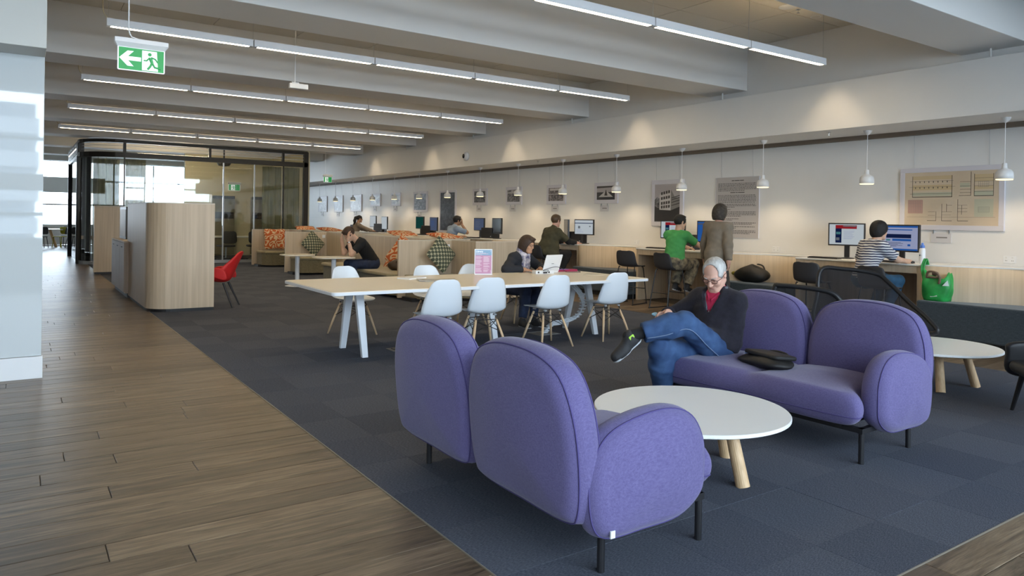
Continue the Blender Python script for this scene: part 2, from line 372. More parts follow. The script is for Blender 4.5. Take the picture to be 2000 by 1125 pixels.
# ---- left wall end, faced with back-painted glass
wl = slab('wall_left', -5.2, .175, 7.56, 11.2, 0, CZ, M_white)
slab('glass_panel', -1.25, .18, 7.535, 7.56, .195, 2.80, M_gloss, wl, bevel=.002)
slab('glass_panel', -2.70, -1.256, 7.535, 7.56, .195, 2.80, M_gloss, wl, bevel=.002)
slab('upper_box', -5.2, .182, 7.12, 11.2, 2.80, CZ, mat('grey_white_paint', (.60, .61, .58), .6), wl, bevel=.004)
slab('baseboard_left', -5.2, .19, 7.515, 7.56, 0, .192, M_wplast, bevel=.003)
wo_ = slab('wall_left_outer', -5.3, -5.1, -3.6, 38.4, 0, .85, M_white)
slab('upper_band', -5.3, -5.1, -3.6, 38.4, 3.7, CZ, M_white, wo_)
slab('solid_wall', -5.3, -5.1, -3.6, 38.4, .85, 3.7, M_white, wo_)

def window(idx, axis, at, a0, a1, z0, z1, nv, rails, deep=.08):
    """a window in wall plane `axis`=at from a0 to a1: frame, mullions, rails and one pane per light"""
    b = MB(); fr = .05
    def bx(u0, u1, w0, w1, bb, d=deep, mi=0):
        if axis == 'y': bb.box(u0, u1, at-d/2, at+d/2, w0, w1)
        else: bb.box(at-d/2, at+d/2, u0, u1, w0, w1)
    bx(a0, a1, z0, z0+fr, b); bx(a0, a1, z1-fr, z1, b); bx(a0, a0+fr, z0, z1, b); bx(a1-fr, a1, z0, z1, b)
    o = b.build('window_%d' % idx, M_steel); o['kind'] = 'structure'
    us = [a0+(a1-a0)*i/nv for i in range(nv+1)]; zs = [z0]+rails+[z1]
    for u in us[1:-1]:
        q = MB(); bx(u-.03, u+.03, z0, z1, q); q.build('mullion', M_steel, o)
    for z in rails:
        q = MB(); bx(a0, a1, z-.035, z+.035, q, deep*.9); q.build('rail', M_steel, o)
    for i in range(nv):
        for j in range(len(zs)-1):
            q = MB(); bx(us[i]+.02, us[i+1]-.02, zs[j]+.02, zs[j+1]-.02, q, .008); q.build('pane', M_wglass, o)
    return o
# back wall behind the camera: the daylight side
wb_ = slab('wall_back', -5.3, 10.5, -3.6, -3.2, 0, .85, M_white)
slab('upper_band', -5.3, 10.5, -3.6, -3.2, 4.1, CZ, M_white, wb_)
slab('spandrel', -5.3, 10.5, -3.45, -3.25, 1.95, 2.2, M_white, wb_)
window(1, 'y', -3.35, -5.0, 10.2, .85, 1.95, 8, [1.4])
window(2, 'y', -3.35, -5.0, 10.2, 2.2, 4.1, 8, [3.0])
# far wall
wf = slab('wall_far', -5.3, 10.5, 38.2, 38.5, 0, .86, M_white)
slab('solid_wall', 7.0, 10.5, 38.2, 38.5, .86, CZ, M_white, wf)
slab('upper_band', -5.3, 7.0, 38.2, 38.5, 4.0, CZ, M_white, wf)
slab('solid_wall', -5.3, -3.0, 38.2, 38.5, .86, 4.0, M_white, wf)
window(3, 'y', 38.3, -3.0, 7.0, .86, 4.0, 6, [1.8, 2.9])
bl = tag(slab('roller_blind', -2.9, 3.3, 38.05, 38.07, 2.33, 3.02, mat('blind_cloth', (.62, .63, .62), .9)), 'pale grey roller blind half down on the far left window', 'blind')
if 'kind' in bl: del bl['kind']
# ---- outside: the towers mirrored in the glass panel and a street level
M_conc = mat('tower_concrete', (.36, .38, .42), .8); M_towg = mat('tower_glass', (.10, .13, .18), .15)
def tower(x, y, w, d, h, label):
    t = thing('office_tower', label, 'building', (x, y, -30)); b = MB().box(-w/2, w/2, -d/2, d/2, 0, h).build('tower_core', M_towg, t); s_ = MB(); z = 2
    while z < h: s_.box(-w/2-.3, w/2+.3, -d/2-.3, d/2+.3, z, z+1.6); z += 3.4
    s_.build('floor_slabs', M_conc, t)
tower(-6.6, -82, 16, 16, 42.5, 'concrete office tower outside the windows behind the camera')
g = slab('street', -200, 200, -200, 250, -31, -30, mat('street_ground', (.38, .38, .37), .9))
# ================================================================ GLASS MEETING ROOM
GY = 23.0
gr = thing('meeting_room_screen', 'glazed meeting room enclosure with dark frame and curved corner at far end', 'glass partition', (0, GY, 0))
b = MB()
arc = [(1.46+1.0*(1-cos(a)), 1.0-1.0*sin(a)) for a in np.linspace(0, PI/2, 8)]      # rounded corner in plan
path_front = arc+[(7.66, 0)]
def band(z0, z1, th, p=path_front):
    m_ = MB()
    for (x0, y0), (x1, y1) in zip(p[:-1], p[1:]):
        d = Vector((x1-x0, y1-y0, 0)).normalized(); n = Vector((-d.y, d.x, 0))*th/2
        a, c = Vector((x0, y0, 0))-d*.01, Vector((x1, y1, 0))+d*.01
        vs = [a-n+Vector((0, 0, z0)), c-n+Vector((0, 0, z0)), c+n+Vector((0, 0, z0)), a+n+Vector((0, 0, z0))]; vs += [v+Vector((0, 0, z1-z0)) for v in vs]
        m_.add(vs, [(0, 3, 2, 1), (4, 5, 6, 7), (0, 1, 5, 4), (1, 2, 6, 5), (2, 3, 7, 6), (3, 0, 4, 7)])
    return m_
band(3.43, 3.52, .16).build('top_beam', M_dark, gr)
band(3.02, 3.16, .14).build('head_beam', M_dark, gr)
band(0, .09, .08).build('bottom_rail', M_steel, gr)
for z in (3.24, 3.34, 3.41): band(z, z+.014, .014).build('transom_rod', M_steel, gr)
band(.70, .80, .03, [(1.5, .75), (1.75, .4), (2.1, .12)]).build('mid_rail', M_ash, gr)
for x in (2.46, 4.72, 6.9, 7.62):
    MB().box(x-.035, x+.035, -.05, .05, 3.1, 3.45).build('transom_post', M_dark, gr)
for x in (2.46, 5.12, 6.03, 6.92):
    MB().box(x-.018, x+.018, -.02, .02, .05, 3.05).build('glass_mullion', M_steel if x in (5.12, 6.03) else M_dark, gr)
MB().box(1.40, 1.54, .93, 1.08, 0, 3.5).build('corner_post', M_dark, gr)
MB().box(7.56, 7.70, -.07, .07, 0, 3.5).build('corner_post', M_dark, gr)
xs_ = [2.46, 5.12, 6.03, 6.92, 7.6]
for a, c in zip(xs_[:-1], xs_[1:]): MB().box(a+.02, c-.02, -.006, .006, .09, 3.03).build('glass_pane', M_glass, gr)
band(.09, 3.03, .012, arc+[(2.44, 0)]).build('curved_glass_pane', M_glass, gr, smooth=False)
# side along the corridor: black door frames
MB().box(1.38, 1.50, 1.0, 5.6, 3.02, 3.5).build('side_fascia', M_dark, gr)
for i, y in enumerate((1.5, 2.5, 3.5, 4.5)):
    for z in (3.12, 3.28, 3.4): MB().box(1.366, 1.379, y, y+.7, z, z+.03).build('fascia_slot', M_slot if z == 3.28 else M_steel, gr)
for y in (1.0, 5.1): MB().box(1.36, 1.50, y-.05, y+.09, 0, 3.05).build('side_post', M_black, gr)
for y0, y1 in ((1.1, 5.05),): MB().box(1.42, 1.43, y0, y1, .05, 3.02).build('side_pane', M_glass, gr)
def curtain(x0, x1, y, amp, wl, label, z0=.12, z1=3.0):
    b = MB(); n = int((x1-x0)/.022); pts = [(x0+(x1-x0)*i/n, y+amp*sin(2*PI*(x1-x0)*i/n/wl)+amp*.5*sin(2*PI*(x1-x0)*i/n/wl*.37)) for i in range(n+1)]
    vs = [(px, py, z0) for px, py in pts]+[(px, py, z1) for px, py in pts]
    b.add(vs, [(i, i+1, n+2+i, n+1+i) for i in range(n)]); o = b.build('sheer_curtain', M_sheer, smooth=True)
    return tag(o, label, 'curtain')
curtain(1.75, 2.42, GY+.75, .05, .16, 'olive sheer curtain behind the curved corner glass')
curtain(2.52, 3.05, GY+.35, .04, .12, 'narrow sheer curtain beside the corner mullion of glass room')
curtain(6.35, 6.95, GY+.3, .06, .20, 'pale olive curtain hanging left of the right end mullion')
curtain(6.98, 7.55, GY+.3, .05, .18, 'darker olive curtain filling the right end pane of glass room')
# inside: back wall, whiteboards, table, chairs, projector, strip lamp
wi = slab('wall_meeting_room', 4.75, 7.75, 27.0, 27.2, 0, 3.55, mat('cream_paint', (.66, .60, .42), .7))
slab('wall_meeting_room_side', 7.70, 7.80, 23.1, 27.2, 0, 3.55, MATS['cream_paint'])
M_tv = mat('dark_screen', (.03, .03, .028), .25)
for x0, x1, z1, lab in ((5.62, 6.36, 2.0, 'left wall cabinet with dark screen inside the meeting room'), (6.95, 7.55, 2.0, 'right wall cabinet with dark screen inside the meeting room')):
    t = thing('wall_cabinet', lab, 'cabinet', ((x0+x1)/2, 26.96, 0)); h = (x1-x0)/2
    MB().box(-h, h, -.12, .03, .05, z1+.1).build('cabinet_body', mat('olive_grey_panel', (.20, .18, .12), .5), t)
    MB().box(-h+.03, h-.03, -.14, -.12, 1.32, 1.55).build('screen', M_tv, t); MB().box(-h, h, -.15, -.12, .62, .70).build('shelf', M_tv, t)
    MB().box(-h, h, -.16, -.12, z1+.02, z1+.12).build('cornice', M_tv, t)
t = thing('meeting_table', 'long white table behind the meeting room glass', 'table', (5.6, 25.0, 0))
MB().box(-1.9, 1.9, -.5, .5, .71, .75).build('tabletop', M_wtop, t, bevel=.01)
for x in (-1.5, 1.5):
    for y in (-.38, .38): MB().tube([(x, y, 0), (x, y, .715)], .03).build('leg', M_steel, t)
def meet_chair(x, y, rz, lab):
    t = thing('meeting_chair', lab, 'chair', (x, y, 0), rz, 'dark chairs in the meeting room')
    MB().puff(rrect(-.24, .24, -.24, .24, .1), .06, .03, .0).build('seat', M_chairf, t, smooth=True).location = (0, 0, .46)
    o = MB().puff(rrect(-.23, .23, -.2, .2, .1), .05, .025, .0).build('backrest', M_chairf, t, smooth=True); o.location = (0, -.26, .74); o.rotation_euler = (rad(80), 0, 0)
    MB().tube([(0, 0, .05), (0, 0, .44)], .03).build('column', M_steel, t)
    s = MB()
    for k in range(5): s.tube([(0, 0, .07), (.28*cos(k*1.2566), .28*sin(k*1.2566), .03)], .018)
    s.build('star_base', M_chrome, t)
    return t
c0 = meet_chair(4.6, 24.3, 0, 'dark meeting chair at the left of white table inside glass room')
dup(c0, (5.5, 24.25, 0), .2, 'dark meeting chair at the middle of white table inside glass room')
dup(c0, (6.4, 24.3, 0), -.1, 'dark meeting chair at the right of white table inside glass room')
t = thing('projector', 'black ceiling projector on a drop pole above the meeting table', 'projector', (5.55, 24.9, 3.15))
MB().lathe([(.02, -.12), (.17, -.10), (.22, -.02), (.17, .06), (.05, .09)], 16).build('projector_body', M_blackp, t, smooth=True)
MB().tube([(0, 0, .08), (0, 0, CZ-3.16)], .025).build('drop_pole', M_blackp, t)
o = tag(MB().box(3.0, 5.0, 24.8, 24.88, 3.24, 3.30).build('meeting_lamp', M_diff), 'lit linear lamp hanging inside the glass meeting room', 'lamp')
# far corner seen past the glass room: table, dark chairs, yellow-green chair
M_yel = mat('lime_plastic', (.40, .38, .02), .5)
t = thing('far_table', 'white topped table with angled timber legs by far windows', 'table', (.6, 35.6, 0))
MB().box(-1.2, .95, -.5, .5, .71, .75).build('tabletop', M_wtop, t)
for x, s in ((-1.0, -1), (.62, 1)):
    for y in (-.38, .38): MB().tube([(x-.12*s, y, .71), (x+.1*s, y, 0)], .045).build('leg', M_oakleg, t)
def simple_chair(x, y, rz, m, lab, grp=None):
    t = thing('side_chair', lab, 'chair', (x, y, 0), rz, grp)
    MB().puff(rrect(-.22, .22, -.21, .21, .08), .03, .014).build('seat', m, t, smooth=True).location = (0, 0, .45)
    o = MB().puff(rrect(-.21, .21, -.15, .15, .07), .03, .014).build('backrest', m, t, smooth=True); o.location = (0, -.23, .70); o.rotation_euler = (rad(78), 0, 0)
    for sx_ in (-1, 1):
        MB().tube([(.17*sx_, .15, .44), (.21*sx_, .2, 0)], .014).build('leg', m, t); MB().tube([(.17*sx_, -.17, .44), (.21*sx_, -.25, 0)], .014).build('leg', m, t)
    return t
simple_chair(1.45, 35.0, 2.4, M_yel, 'lime yellow chair at the far white table')
simple_chair(.75, 34.8, .3, M_chairf, 'dark chair at near side of far white table')
simple_chair(1.75, 36.2, 2.9, M_chairf, 'dark chair behind the lime yellow chair')
simple_chair(1.9, 34.6, -2.0, M_chairf, 'dark chair seen through the corridor door glass')
# ================================================================ COUNTER ALONG THE RIGHT WALL
CTZ = .96
DESKS = [(4.66, 6.46), (7.95, 9.80), (11.48, 13.25), (14.75, 16.60), (18.15, 19.95), (21.55, 23.35), (25.0, 26.8)]
ORD = ['nearest', 'second', 'third', 'fourth', 'fifth', 'sixth', 'seventh']
for i, (a, c) in enumerate(DESKS):
    mid = (a+c)/2; h = (c-a)/2
    t = thing('counter_desk', '%s timber computer desk from the right, white top, open knee space' % ORD[i], 'desk', (9.9, mid, 0), 0, 'computer desks along the wall')
    MB().box(-.42, .39, -h, h, CTZ-.022, CTZ).build('desktop', M_wtop, t, bevel=.004)
    MB().box(-.40, -.37, -h+.055, h-.055, CTZ-.12, CTZ-.022).build('apron', M_ven, t)
    for s in (-1, 1): MB().box(-.40, .36, s*h-(.055 if s > 0 else 0), s*h+(.055 if s < 0 else 0), 0, CTZ-.022).build('end_panel', M_ven, t, bevel=.003)
    MB().box(.33, .36, -h+.06, h-.06, 0, CTZ-.022).build('back_panel', M_ven2, t)
def alcove(y_lo, y_hi, i, lab, lab2):
    """wavy veneer panel from the right end of the desk at y_hi back to the wall line and on to y_lo"""
    n = 14; run = min(1.1, y_hi-y_lo-.1); p = []
    for k in range(n+1):
        s = k/n; p.append((9.5+.43*(3*s*s-2*s**3), y_hi-run*s))
    p.append((9.93, y_lo))
    t = thing('desk_surround', lab, 'panelling', (9.9, (y_lo+y_hi)/2, 0), 0, 'wavy panels between the desks'); oy = (y_lo+y_hi)/2
    q = [(x-9.9, y-oy) for x, y in p]
    m_ = MB(); nv = len(q)
    vs = [(x, y, z) for z in (0, CTZ-.014) for x, y in q]; m_.add(vs, [(k, k+1, nv+k+1, nv+k) for k in range(nv-1)])
    m_.build('veneer_panel', M_ven, t, smooth=True, solid=.02)
    tp = MB(); ol = [(x-.012, y) for x, y in q]+[(.39, y_lo-oy), (.39, y_hi-oy)]; tp.prism(ol[::-1] , CTZ-.014, CTZ); tp.build('ledge', M_wtop, t)
    # bench
    f = thing('upholstered_bench', lab2, 'bench', (9.6, oy, 0), 0, 'dark upholstered wall benches')
    L_ = (y_hi-y_lo)/2-.03; bk = [(x-9.6-.015, y-oy) for x, y in p if y_lo+.03 < y < y_hi-.03]
    ol = [(-.28, -L_)]+[(max(bk[-1][0], -.1), -L_)]+bk[::-1]+[(max(bk[0][0], -.05), L_), (-.28, L_)]
    MB().prism(ol[::-1] if False else ol, .09, .52).build('bench_seat', M_bench, f, bevel=.025, seg=3)
    MB().box(-.22, .2, -L_+.05, L_-.05, 0, .095).build('plinth', M_black, f)
    return f
alcove(.2, 4.66, 0, 'curved timber panel right of the nearest desk behind long bench', 'long charcoal bench at right edge under the framed plan')
AL = ['standing', 'olive', 'third', 'fourth', 'fifth', 'sixth']
names = [('timber panel behind the black bag, between nearest and second desks', 'charcoal bench holding the black bag'),
         ('curved timber panel between second and third desks', 'charcoal bench with rounded end behind the long table'),
         ('curved timber panel between third and fourth desks', 'dark bench between third and fourth desks'),
         ('curved timber panel between fourth and fifth desks', 'dark bench between fourth and fifth desks'),
         ('curved timber panel between fifth and sixth desks', 'dark bench between fifth and sixth desks'),
         ('curved timber panel between sixth and last desks', 'dark bench between sixth and last desks')]
for i in range(6): alcove(DESKS[i][1], DESKS[i+1][0], i+1, *names[i])

# ---- stools
def eshell(prof, hw, curl, n=14, lift=0.):
    """seat shell: side profile [(y,z)], half widths, sideways curl forward/up"""
    b = MB(); vs = []; k = len(prof)
    for i, (y, z) in enumerate(prof):
        a = prof[max(i-1, 0)]; c = prof[min(i+1, k-1)]; ty, tz = c[0]-a[0], c[1]-a[1]; l = math.hypot(ty, tz) or 1
        ny, nz = tz/l, -ty/l                                   # towards the sitter
        for j in range(n+1):
            s = -1+2*j/n; d = curl[i]*abs(s)**2.6; vs.append((hw[i]*s*(1-.04*abs(s)**4), y+ny*d, z+nz*d))
    b.add(vs, [(i*(n+1)+j, i*(n+1)+j+1, (i+1)*(n+1)+j+1, (i+1)*(n+1)+j) for i in range(k-1) for j in range(n)])
    return b
def resamp(pts, m):
    return [tuple(v) for v in smoothpath(pts, m)]
def shell_from(keys, m=4):
    """keys: (y, z, halfwidth, curl)"""
    P = [Vector((a, b_, c, d)) for a, b_, c, d in keys]; out = []
    k = len(P)
    for i in range(k-1):
        a, b_, c, d = P[max(i-1, 0)], P[i], P[i+1], P[min(i+2, k-1)]
        for j in range(m):
            t = j/m; out.append(.5*((2*b_)+(c-a)*t+(2*a-5*b_+4*c-d)*t*t+(3*b_-a-3*c+d)*t**3))
    out.append(P[-1])
    return eshell([(q[0], q[1]) for q in out], [max(q[2], .01) for q in out], [q[3] for q in out])
def make_stool(lab):
    t = thing('counter_stool', lab, 'stool', (0, 0, 0), 0, 'dark counter stools')
    keys = [(.215, .650, .10, 0), (.21, .657, .165, 0), (.17, .668, .195, .004), (.05, .658, .205, .012), (-.08, .655, .208, .03), (-.155, .685, .208, .05), (-.185, .75, .205, .05), (-.20, .85, .198, .04), (-.207, .91, .18, .03), (-.209, .93, .145, .02), (-.21, .935, .09, .01)]
    shell_from(keys).build('seat_shell', M_chairf, t, smooth=True, solid=.012)
    for s in (-1, 1):
        MB().tube(smoothpath([(.15*s, .13, .648), (.165*s, .16, .60), (.20*s, .215, .03), (.20*s, .20, .012), (.20*s, -.22, .012), (.20*s, -.235, .03), (.165*s, -.14, .60), (.15*s, -.11, .648)], 4), .0095, 6).build('sled_leg', M_black, t)
    MB().tube([(-.185, .188, .27), (.185, .188, .27)], .009, 6).build('foot_rail', M_black, t)
    MB().tube([(-.19, -.19, .27), (.19, -.19, .27)], .007, 6).build('rear_rail', M_black, t)
    return t
FX = -PI/2      # local +y turned to world +x (towards the wall)
s0 = make_stool('empty dark counter stool at the left end of second desk'); place(s0, (8.95, 9.37, 0), FX+.25)
for loc, rz, lab in (((8.98, 8.49, 0), FX, 'dark counter stool under the person in green top'), ((8.95, 5.83, 0), FX+.1, 'empty dark counter stool at left end of nearest desk'),
                     ((9.0, 4.93, 0), FX-.1, 'dark counter stool under the person in striped top'), ((8.92, 11.95, 0), FX, 'dark counter stool under the person in olive shirt'),
                     ((8.95, 16.05, 0), FX, 'dark counter stool under the person in pale blue shirt'), ((8.95, 22.4, 0), FX, 'dark counter stool under the person with ponytail')):
    dup(s0, loc, rz, lab)

# ---- screens, keyboards, computers on the desks
def scol(n, c, e=.55): return emit('screen_'+n, c, e)
SC = {'white': scol('white', (.72, .80, .86)), 'blue': scol('blue', (.03, .14, .50)), 'deep': scol('deep', (.01, .02, .08)), 'red': scol('red', (.40, .02, .03)), 'lilac': scol('lilac', (.45, .50, .75)),
      'grey': scol('grey', (.22, .25, .28)), 'green': scol('green', (.01, .07, .06)), 'slate': scol('slate', (.10, .13, .22)), 'teal': scol('teal', (.10, .30, .32))}
M_off = mat('screen_off', (.006, .006, .008), .15)
def monitor(y, rz, base, items, lab, x=9.93, z=1.31, w=.50, h=.33):
    t = thing('computer_monitor', lab, 'monitor', (x, y, CTZ), rz, 'monitors on the wall counter'); zc = z-CTZ
    MB().box(-.018, .022, -w/2, w/2, zc-h/2, zc+h/2).build('bezel', M_blackp, t, bevel=.004)
    q = MB().box(-.020, -.0175, -w/2+.018, w/2-.018, zc-h/2+.02, zc+h/2-.018).build('screen', base, t)
    if items:
        b = MB(); ms = []
        for (u0, u1, v0, v1, m_) in items:                      # u from the viewer's left, v upward, 0..1
            if m_ not in ms: ms.append(m_)
            W_, H_ = w-.036, h-.038; ya, yb = W_/2-u0*W_, W_/2-u1*W_; za, zb = zc-h/2+.02+v0*H_, zc-h/2+.02+v1*H_
            b.quad((-.0206, ya, za), (-.0206, yb, za), (-.0206, yb, zb), (-.0206, ya, zb), ms.index(m_))
        b.build('screen_content', ms, q)
    MB().box(.022, .05, -.035, .035, .02, zc+.02).build('stand', M_blackp, t)
    MB().lathe([(.11, .0), (.115, .006), (.10, .014), (.02, .02)], 20).build('stand_base', M_blackp, t, smooth=True)
    return t
def rows(u0, u1, v0, v1, n, m_):
    r = []
    for i in range(n):
        v = v1-(v1-v0)*(i+.5)/n; r.append((u0, u0+(u1-u0)*random.uniform(.6, 1), v-.008, v+.008, m_))
    return r
page1 = [(.18, .80, .78, .96, SC['red']), (.40, .78, .88, .95, SC['grey']), (.18, .36, .08, .80, SC['deep']), (.20, .33, .50, .62, SC['teal']), (.2, .3, .2, .34, SC['grey'])]+rows(.42, .76, .25, .70, 8, SC['lilac'])
page2 = [(0, 1, .93, 1, SC['blue']), (.1, .85, .82, .86, SC['blue']), (.1, .82, .50, .66, SC['deep']), (.28, .82, .38, .47, SC['blue']), (.1, .22, .38, .45, SC['teal']), (.72, .8, .18, .26, SC['blue']), (0, 1, 0, .07, SC['blue'])]+rows(.1, .6, .14, .34, 5, SC['slate'])
page3 = [(0, 1, .76, .82, SC['slate']), (.18, .30, .40, .58, SC['grey']), (.8, .88, .52, .6, SC['grey'])]+rows(.1, .5, .1, .34, 4, SC['lilac'])
monitor(5.93, .30, SC['white'], page1, 'monitor with red and white web page, left of the striped top')
monitor(5.15, -.12, SC['lilac'], page2, 'monitor with blue and lilac web page, right of the striped top', w=.54, h=.37, z=1.28)
monitor(9.30, .25, SC['white'], page1, 'monitor with web page, behind the person in green top')
monitor(8.45, .1, SC['blue'], [(0, 1, .85, .93, SC['slate'])], 'monitor with plain blue screen between the green top and standing person', h=.38, z=1.29, w=.5)
monitor(12.42, -.5, M_off, None, 'black monitor beyond the head in olive shirt', h=.40, z=1.27)
monitor(11.82, .25, SC['white'], page3, 'monitor with white web page at right end of third desk')
monitor(16.05, .0, SC['slate'], rows(.1, .7, .2, .8, 6, SC['grey']), 'monitor with dim blue page on fourth desk, left one')
monitor(15.2, -.1, M_off, None, 'black monitor on fourth desk, right one', h=.40, z=1.28)
monitor(19.42, .0, SC['green'], None, 'monitor with dark green screen on fifth desk', h=.37)
monitor(18.55, -.05, SC['slate'], rows(.15, .7, .3, .8, 5, SC['blue']), 'monitor with dim blue screen on fifth desk', h=.40, z=1.28)
monitor(22.87, .0, SC['white'], None, 'bright white monitor on sixth desk, left one', h=.38)
monitor(21.95, -.05, SC['white'], None, 'bright white monitor on sixth desk, right one', h=.42, z=1.27)
def pc(y, lab, x=9.98, w=.26, h=.26):
    t = thing('desktop_computer', lab, 'computer', (x, y, CTZ), .15, 'small black computers on the counter')
    MB().box(-.10, .09, -w/2, w/2, .0, h).build('computer_case', M_blackp, t, bevel=.008)
    MB().box(-.104, -.1, -w/2+.03, w/2-.03, h*.55, h*.62).build('drive_slot', M_chairf, t); MB().box(-.103, -.1, -w/2+.03, -w/2+.06, .04, .06).build('power_button', M_steel, t)
pc(8.93, 'small black computer between monitors of second desk', w=.3, h=.27); pc(12.12, 'small black computer between monitors of third desk', w=.42, h=.25); pc(15.64, 'small black computer between monitors of fourth desk', w=.42, h=.27)
pc(18.98, 'small black computer between monitors of fifth desk', w=.45, h=.27); pc(22.4, 'small black computer between monitors of sixth desk', w=.5, h=.28)
def keyboard(x, y, rz, lab):
    t = thing('keyboard', lab, 'keyboard', (x, y, CTZ), rz, 'black keyboards on the counter')
    MB().box(-.07, .07, -.22, .22, 0, .018).build('keyboard_base', M_blackp, t, bevel=.004)
    k = MB()
    for i in range(5):
        for j in range(14): k.box(-.058+i*.0235, -.058+i*.0235+.019, -.205+j*.0295, -.205+j*.0295+.025, .018, .024)
    k.build('keys', M_chairf, t)
keyboard(9.62, 6.08, .1, 'black keyboard at left end of nearest desk'); keyboard(9.62, 5.18, -.1, 'black keyboard in front of the striped top')
keyboard(9.66, 9.42, .1, 'black keyboard at left end of second desk'); keyboard(9.66, 12.0, 0, 'black keyboard under the hands of person in olive shirt')
keyboard(9.66, 15.9, 0, 'black keyboard in front of person in pale blue shirt'); keyboard(9.66, 19.6, 0, 'black keyboard on fifth desk, left'); keyboard(9.66, 18.7, 0, 'black keyboard on fifth desk, right'); keyboard(9.66, 22.2, 0, 'black keyboard on sixth desk')
t = thing('computer_mouse', 'black mouse under the right hand of person in striped top', 'mouse', (9.6, 4.83, CTZ))
MB().puff([(.05*cos(a), .03*sin(a)) for a in np.linspace(0, 2*PI, 16, endpoint=False)], .02, .01, .008).build('mouse_body', M_blackp, t, smooth=True).location = (0, 0, .018)
t = thing('water_bottle', 'white water bottle with blue cap at right end of nearest desk', 'bottle', (9.72, 4.76, CTZ))
MB().lathe([(.036, 0), (.038, .01), (.038, .17), (.034, .195), (.02, .21)], 20).build('bottle_body', mat('frosted_bottle', (.70, .74, .78), .3), t, smooth=True)
MB().lathe([(.026, .205), (.028, .21), (.028, .235), (.016, .245), (.014, .268), (.01, .272)], 16).build('bottle_cap', mat('blue_cap', (.08, .20, .62), .35), t, smooth=True)
MB().puff([(.012, 0), (.004, .016), (-.012, .012), (-.006, -.004), (-.014, -.014), (.006, -.016)], .002, .0005).build('printed_mark', mat('navy_print', (.03, .07, .12), .5), t).matrix_local = T(-.036, .006, .11, 0, -PI/2, 0)
# laptop on the far counter
t = thing('laptop', 'dark open laptop on the far counter left of the ponytail', 'laptop', (9.8, 24.7, CTZ), .2)
MB().box(-.12, .12, -.17, .17, 0, .02).build('keyboard_half', M_steel, t); MB().box(.10, .115, -.17, .17, .0, .24, T(0, 0, .01, 0, .3)).build('screen_half', M_blackp, t)
# power outlets on the wall and ledges
def outlet(loc, lab, w=.14):
    t = thing('power_outlet', lab, 'outlet', loc, 0, 'white wall outlets')
    MB().box(-.008, .0, -w/2, w/2, -.045, .045).build('cover_plate', M_wplast, t, bevel=.003)
    for s in (-1, 1):
        MB().box(-.012, -.008, s*w/4-.009, s*w/4+.009, .014, .032).build('switch', M_white, t)
        k = MB(); k.box(-.0095, -.008, s*w/4-.010, s*w/4-.006, -.02, -.008); k.box(-.0095, -.008, s*w/4+.006, s*w/4+.010, -.02, -.008); k.build('socket_slots', M_black, t)
outlet((WX, 3.98, 1.045), 'double power outlet on the wall at right edge above long bench'); outlet((WX, 7.37, 1.03), 'power outlet on the wall between nearest and second desks'); outlet((WX, 10.62, 1.03), 'power outlet on the wall left of second desk')

# ================================================================ FRAMED PICTURES
M_frame = mat('pale_frame', (.62, .61, .66), .45)
def photo_mat(i, lo, hi, sc):
    M, N, L, P = nodes('archive_photo_%d' % i); t = N.new('ShaderNodeTexCoord'); mp = N.new('ShaderNodeMapping'); mp.inputs['Scale'].default_value = (1, 1, 1.6); mp.inputs['Location'].default_value = (i*3.1, i, i*2)
    L.new(t.outputs['Object'], mp.inputs[0]); v = N.new('ShaderNodeTexNoise'); v.inputs['Scale'].default_value = sc; v.inputs['Detail'].default_value = 5; v.inputs['Roughness'].default_value = .7; L.new(mp.outputs[0], v.inputs[0])
    r = ramp(N, [(.38, lo), (.5, tuple((a+b)/2*.7 for a, b in zip(lo, hi))), (.68, hi)]); L.new(v.outputs['Fac'], r.inputs[0]); L.new(r.outputs[0], P.inputs['Base Color']); P.inputs['Roughness'].default_value = .4
    return M
M_ink = mat('print_ink', (.06, .055, .05), .6); M_inkg = mat('print_grey', (.22, .21, .20), .6); M_lite = mat('print_light', (.55, .53, .52), .5)
def picture(y0, y1, z0, z1, lab, bw, pm, deep=.03, wires=True, caption=True, cat='picture'):
    w, h = y1-y0, z1-z0; t = thing('framed_picture', lab, cat, (WX, (y0+y1)/2, (z0+z1)/2), 0, 'framed pictures along the wall')
    f = MB(); X0, X1 = -deep, 0
    f.box(X0, X1, -w/2, w/2, h/2-bw, h/2); f.box(X0, X1, -w/2, w/2, -h/2, -h/2+bw); f.box(X0, X1, -w/2, -w/2+bw, -h/2+bw, h/2-bw); f.box(X0, X1, w/2-bw, w/2, -h/2+bw, h/2-bw)
    f.build('frame', M_frame, t, bevel=.003)
    p = MB().box(-deep+.004, -.002, -w/2+bw, w/2-bw, -h/2+bw, h/2-bw).build('print', pm, t)
    if wires:
        for s in (-1, 1): MB().tube([(-.012, s*w*.36, h/2-.002), (-.03, s*w*.36, 2.712-(z0+z1)/2)], .0022, 5).build('hanging_wire', M_steel, t)
    if caption:
        c = thing('caption_card', 'small caption card under the '+lab.split(',')[0].replace('framed ', ''), 'card', (WX, (y0+y1)/2+w*.08, z0-.10), 0, 'caption cards')
        MB().box(-.012, -.002, -.13, .13, -.07, .06).build('card', mat('card_white', (.60, .59, .60), .5), c)
        for s in (-1, 1): MB().box(-.016, -.002, s*.10-.006, s*.10+.006, .045, .102).build('clip', M_steel, c)
        MB().box(-.0128, -.012, -.08, .06, -.01, .008).build('printed_line', M_inkg, c)
    return t, p, w-2*bw, h-2*bw, -deep+.0035
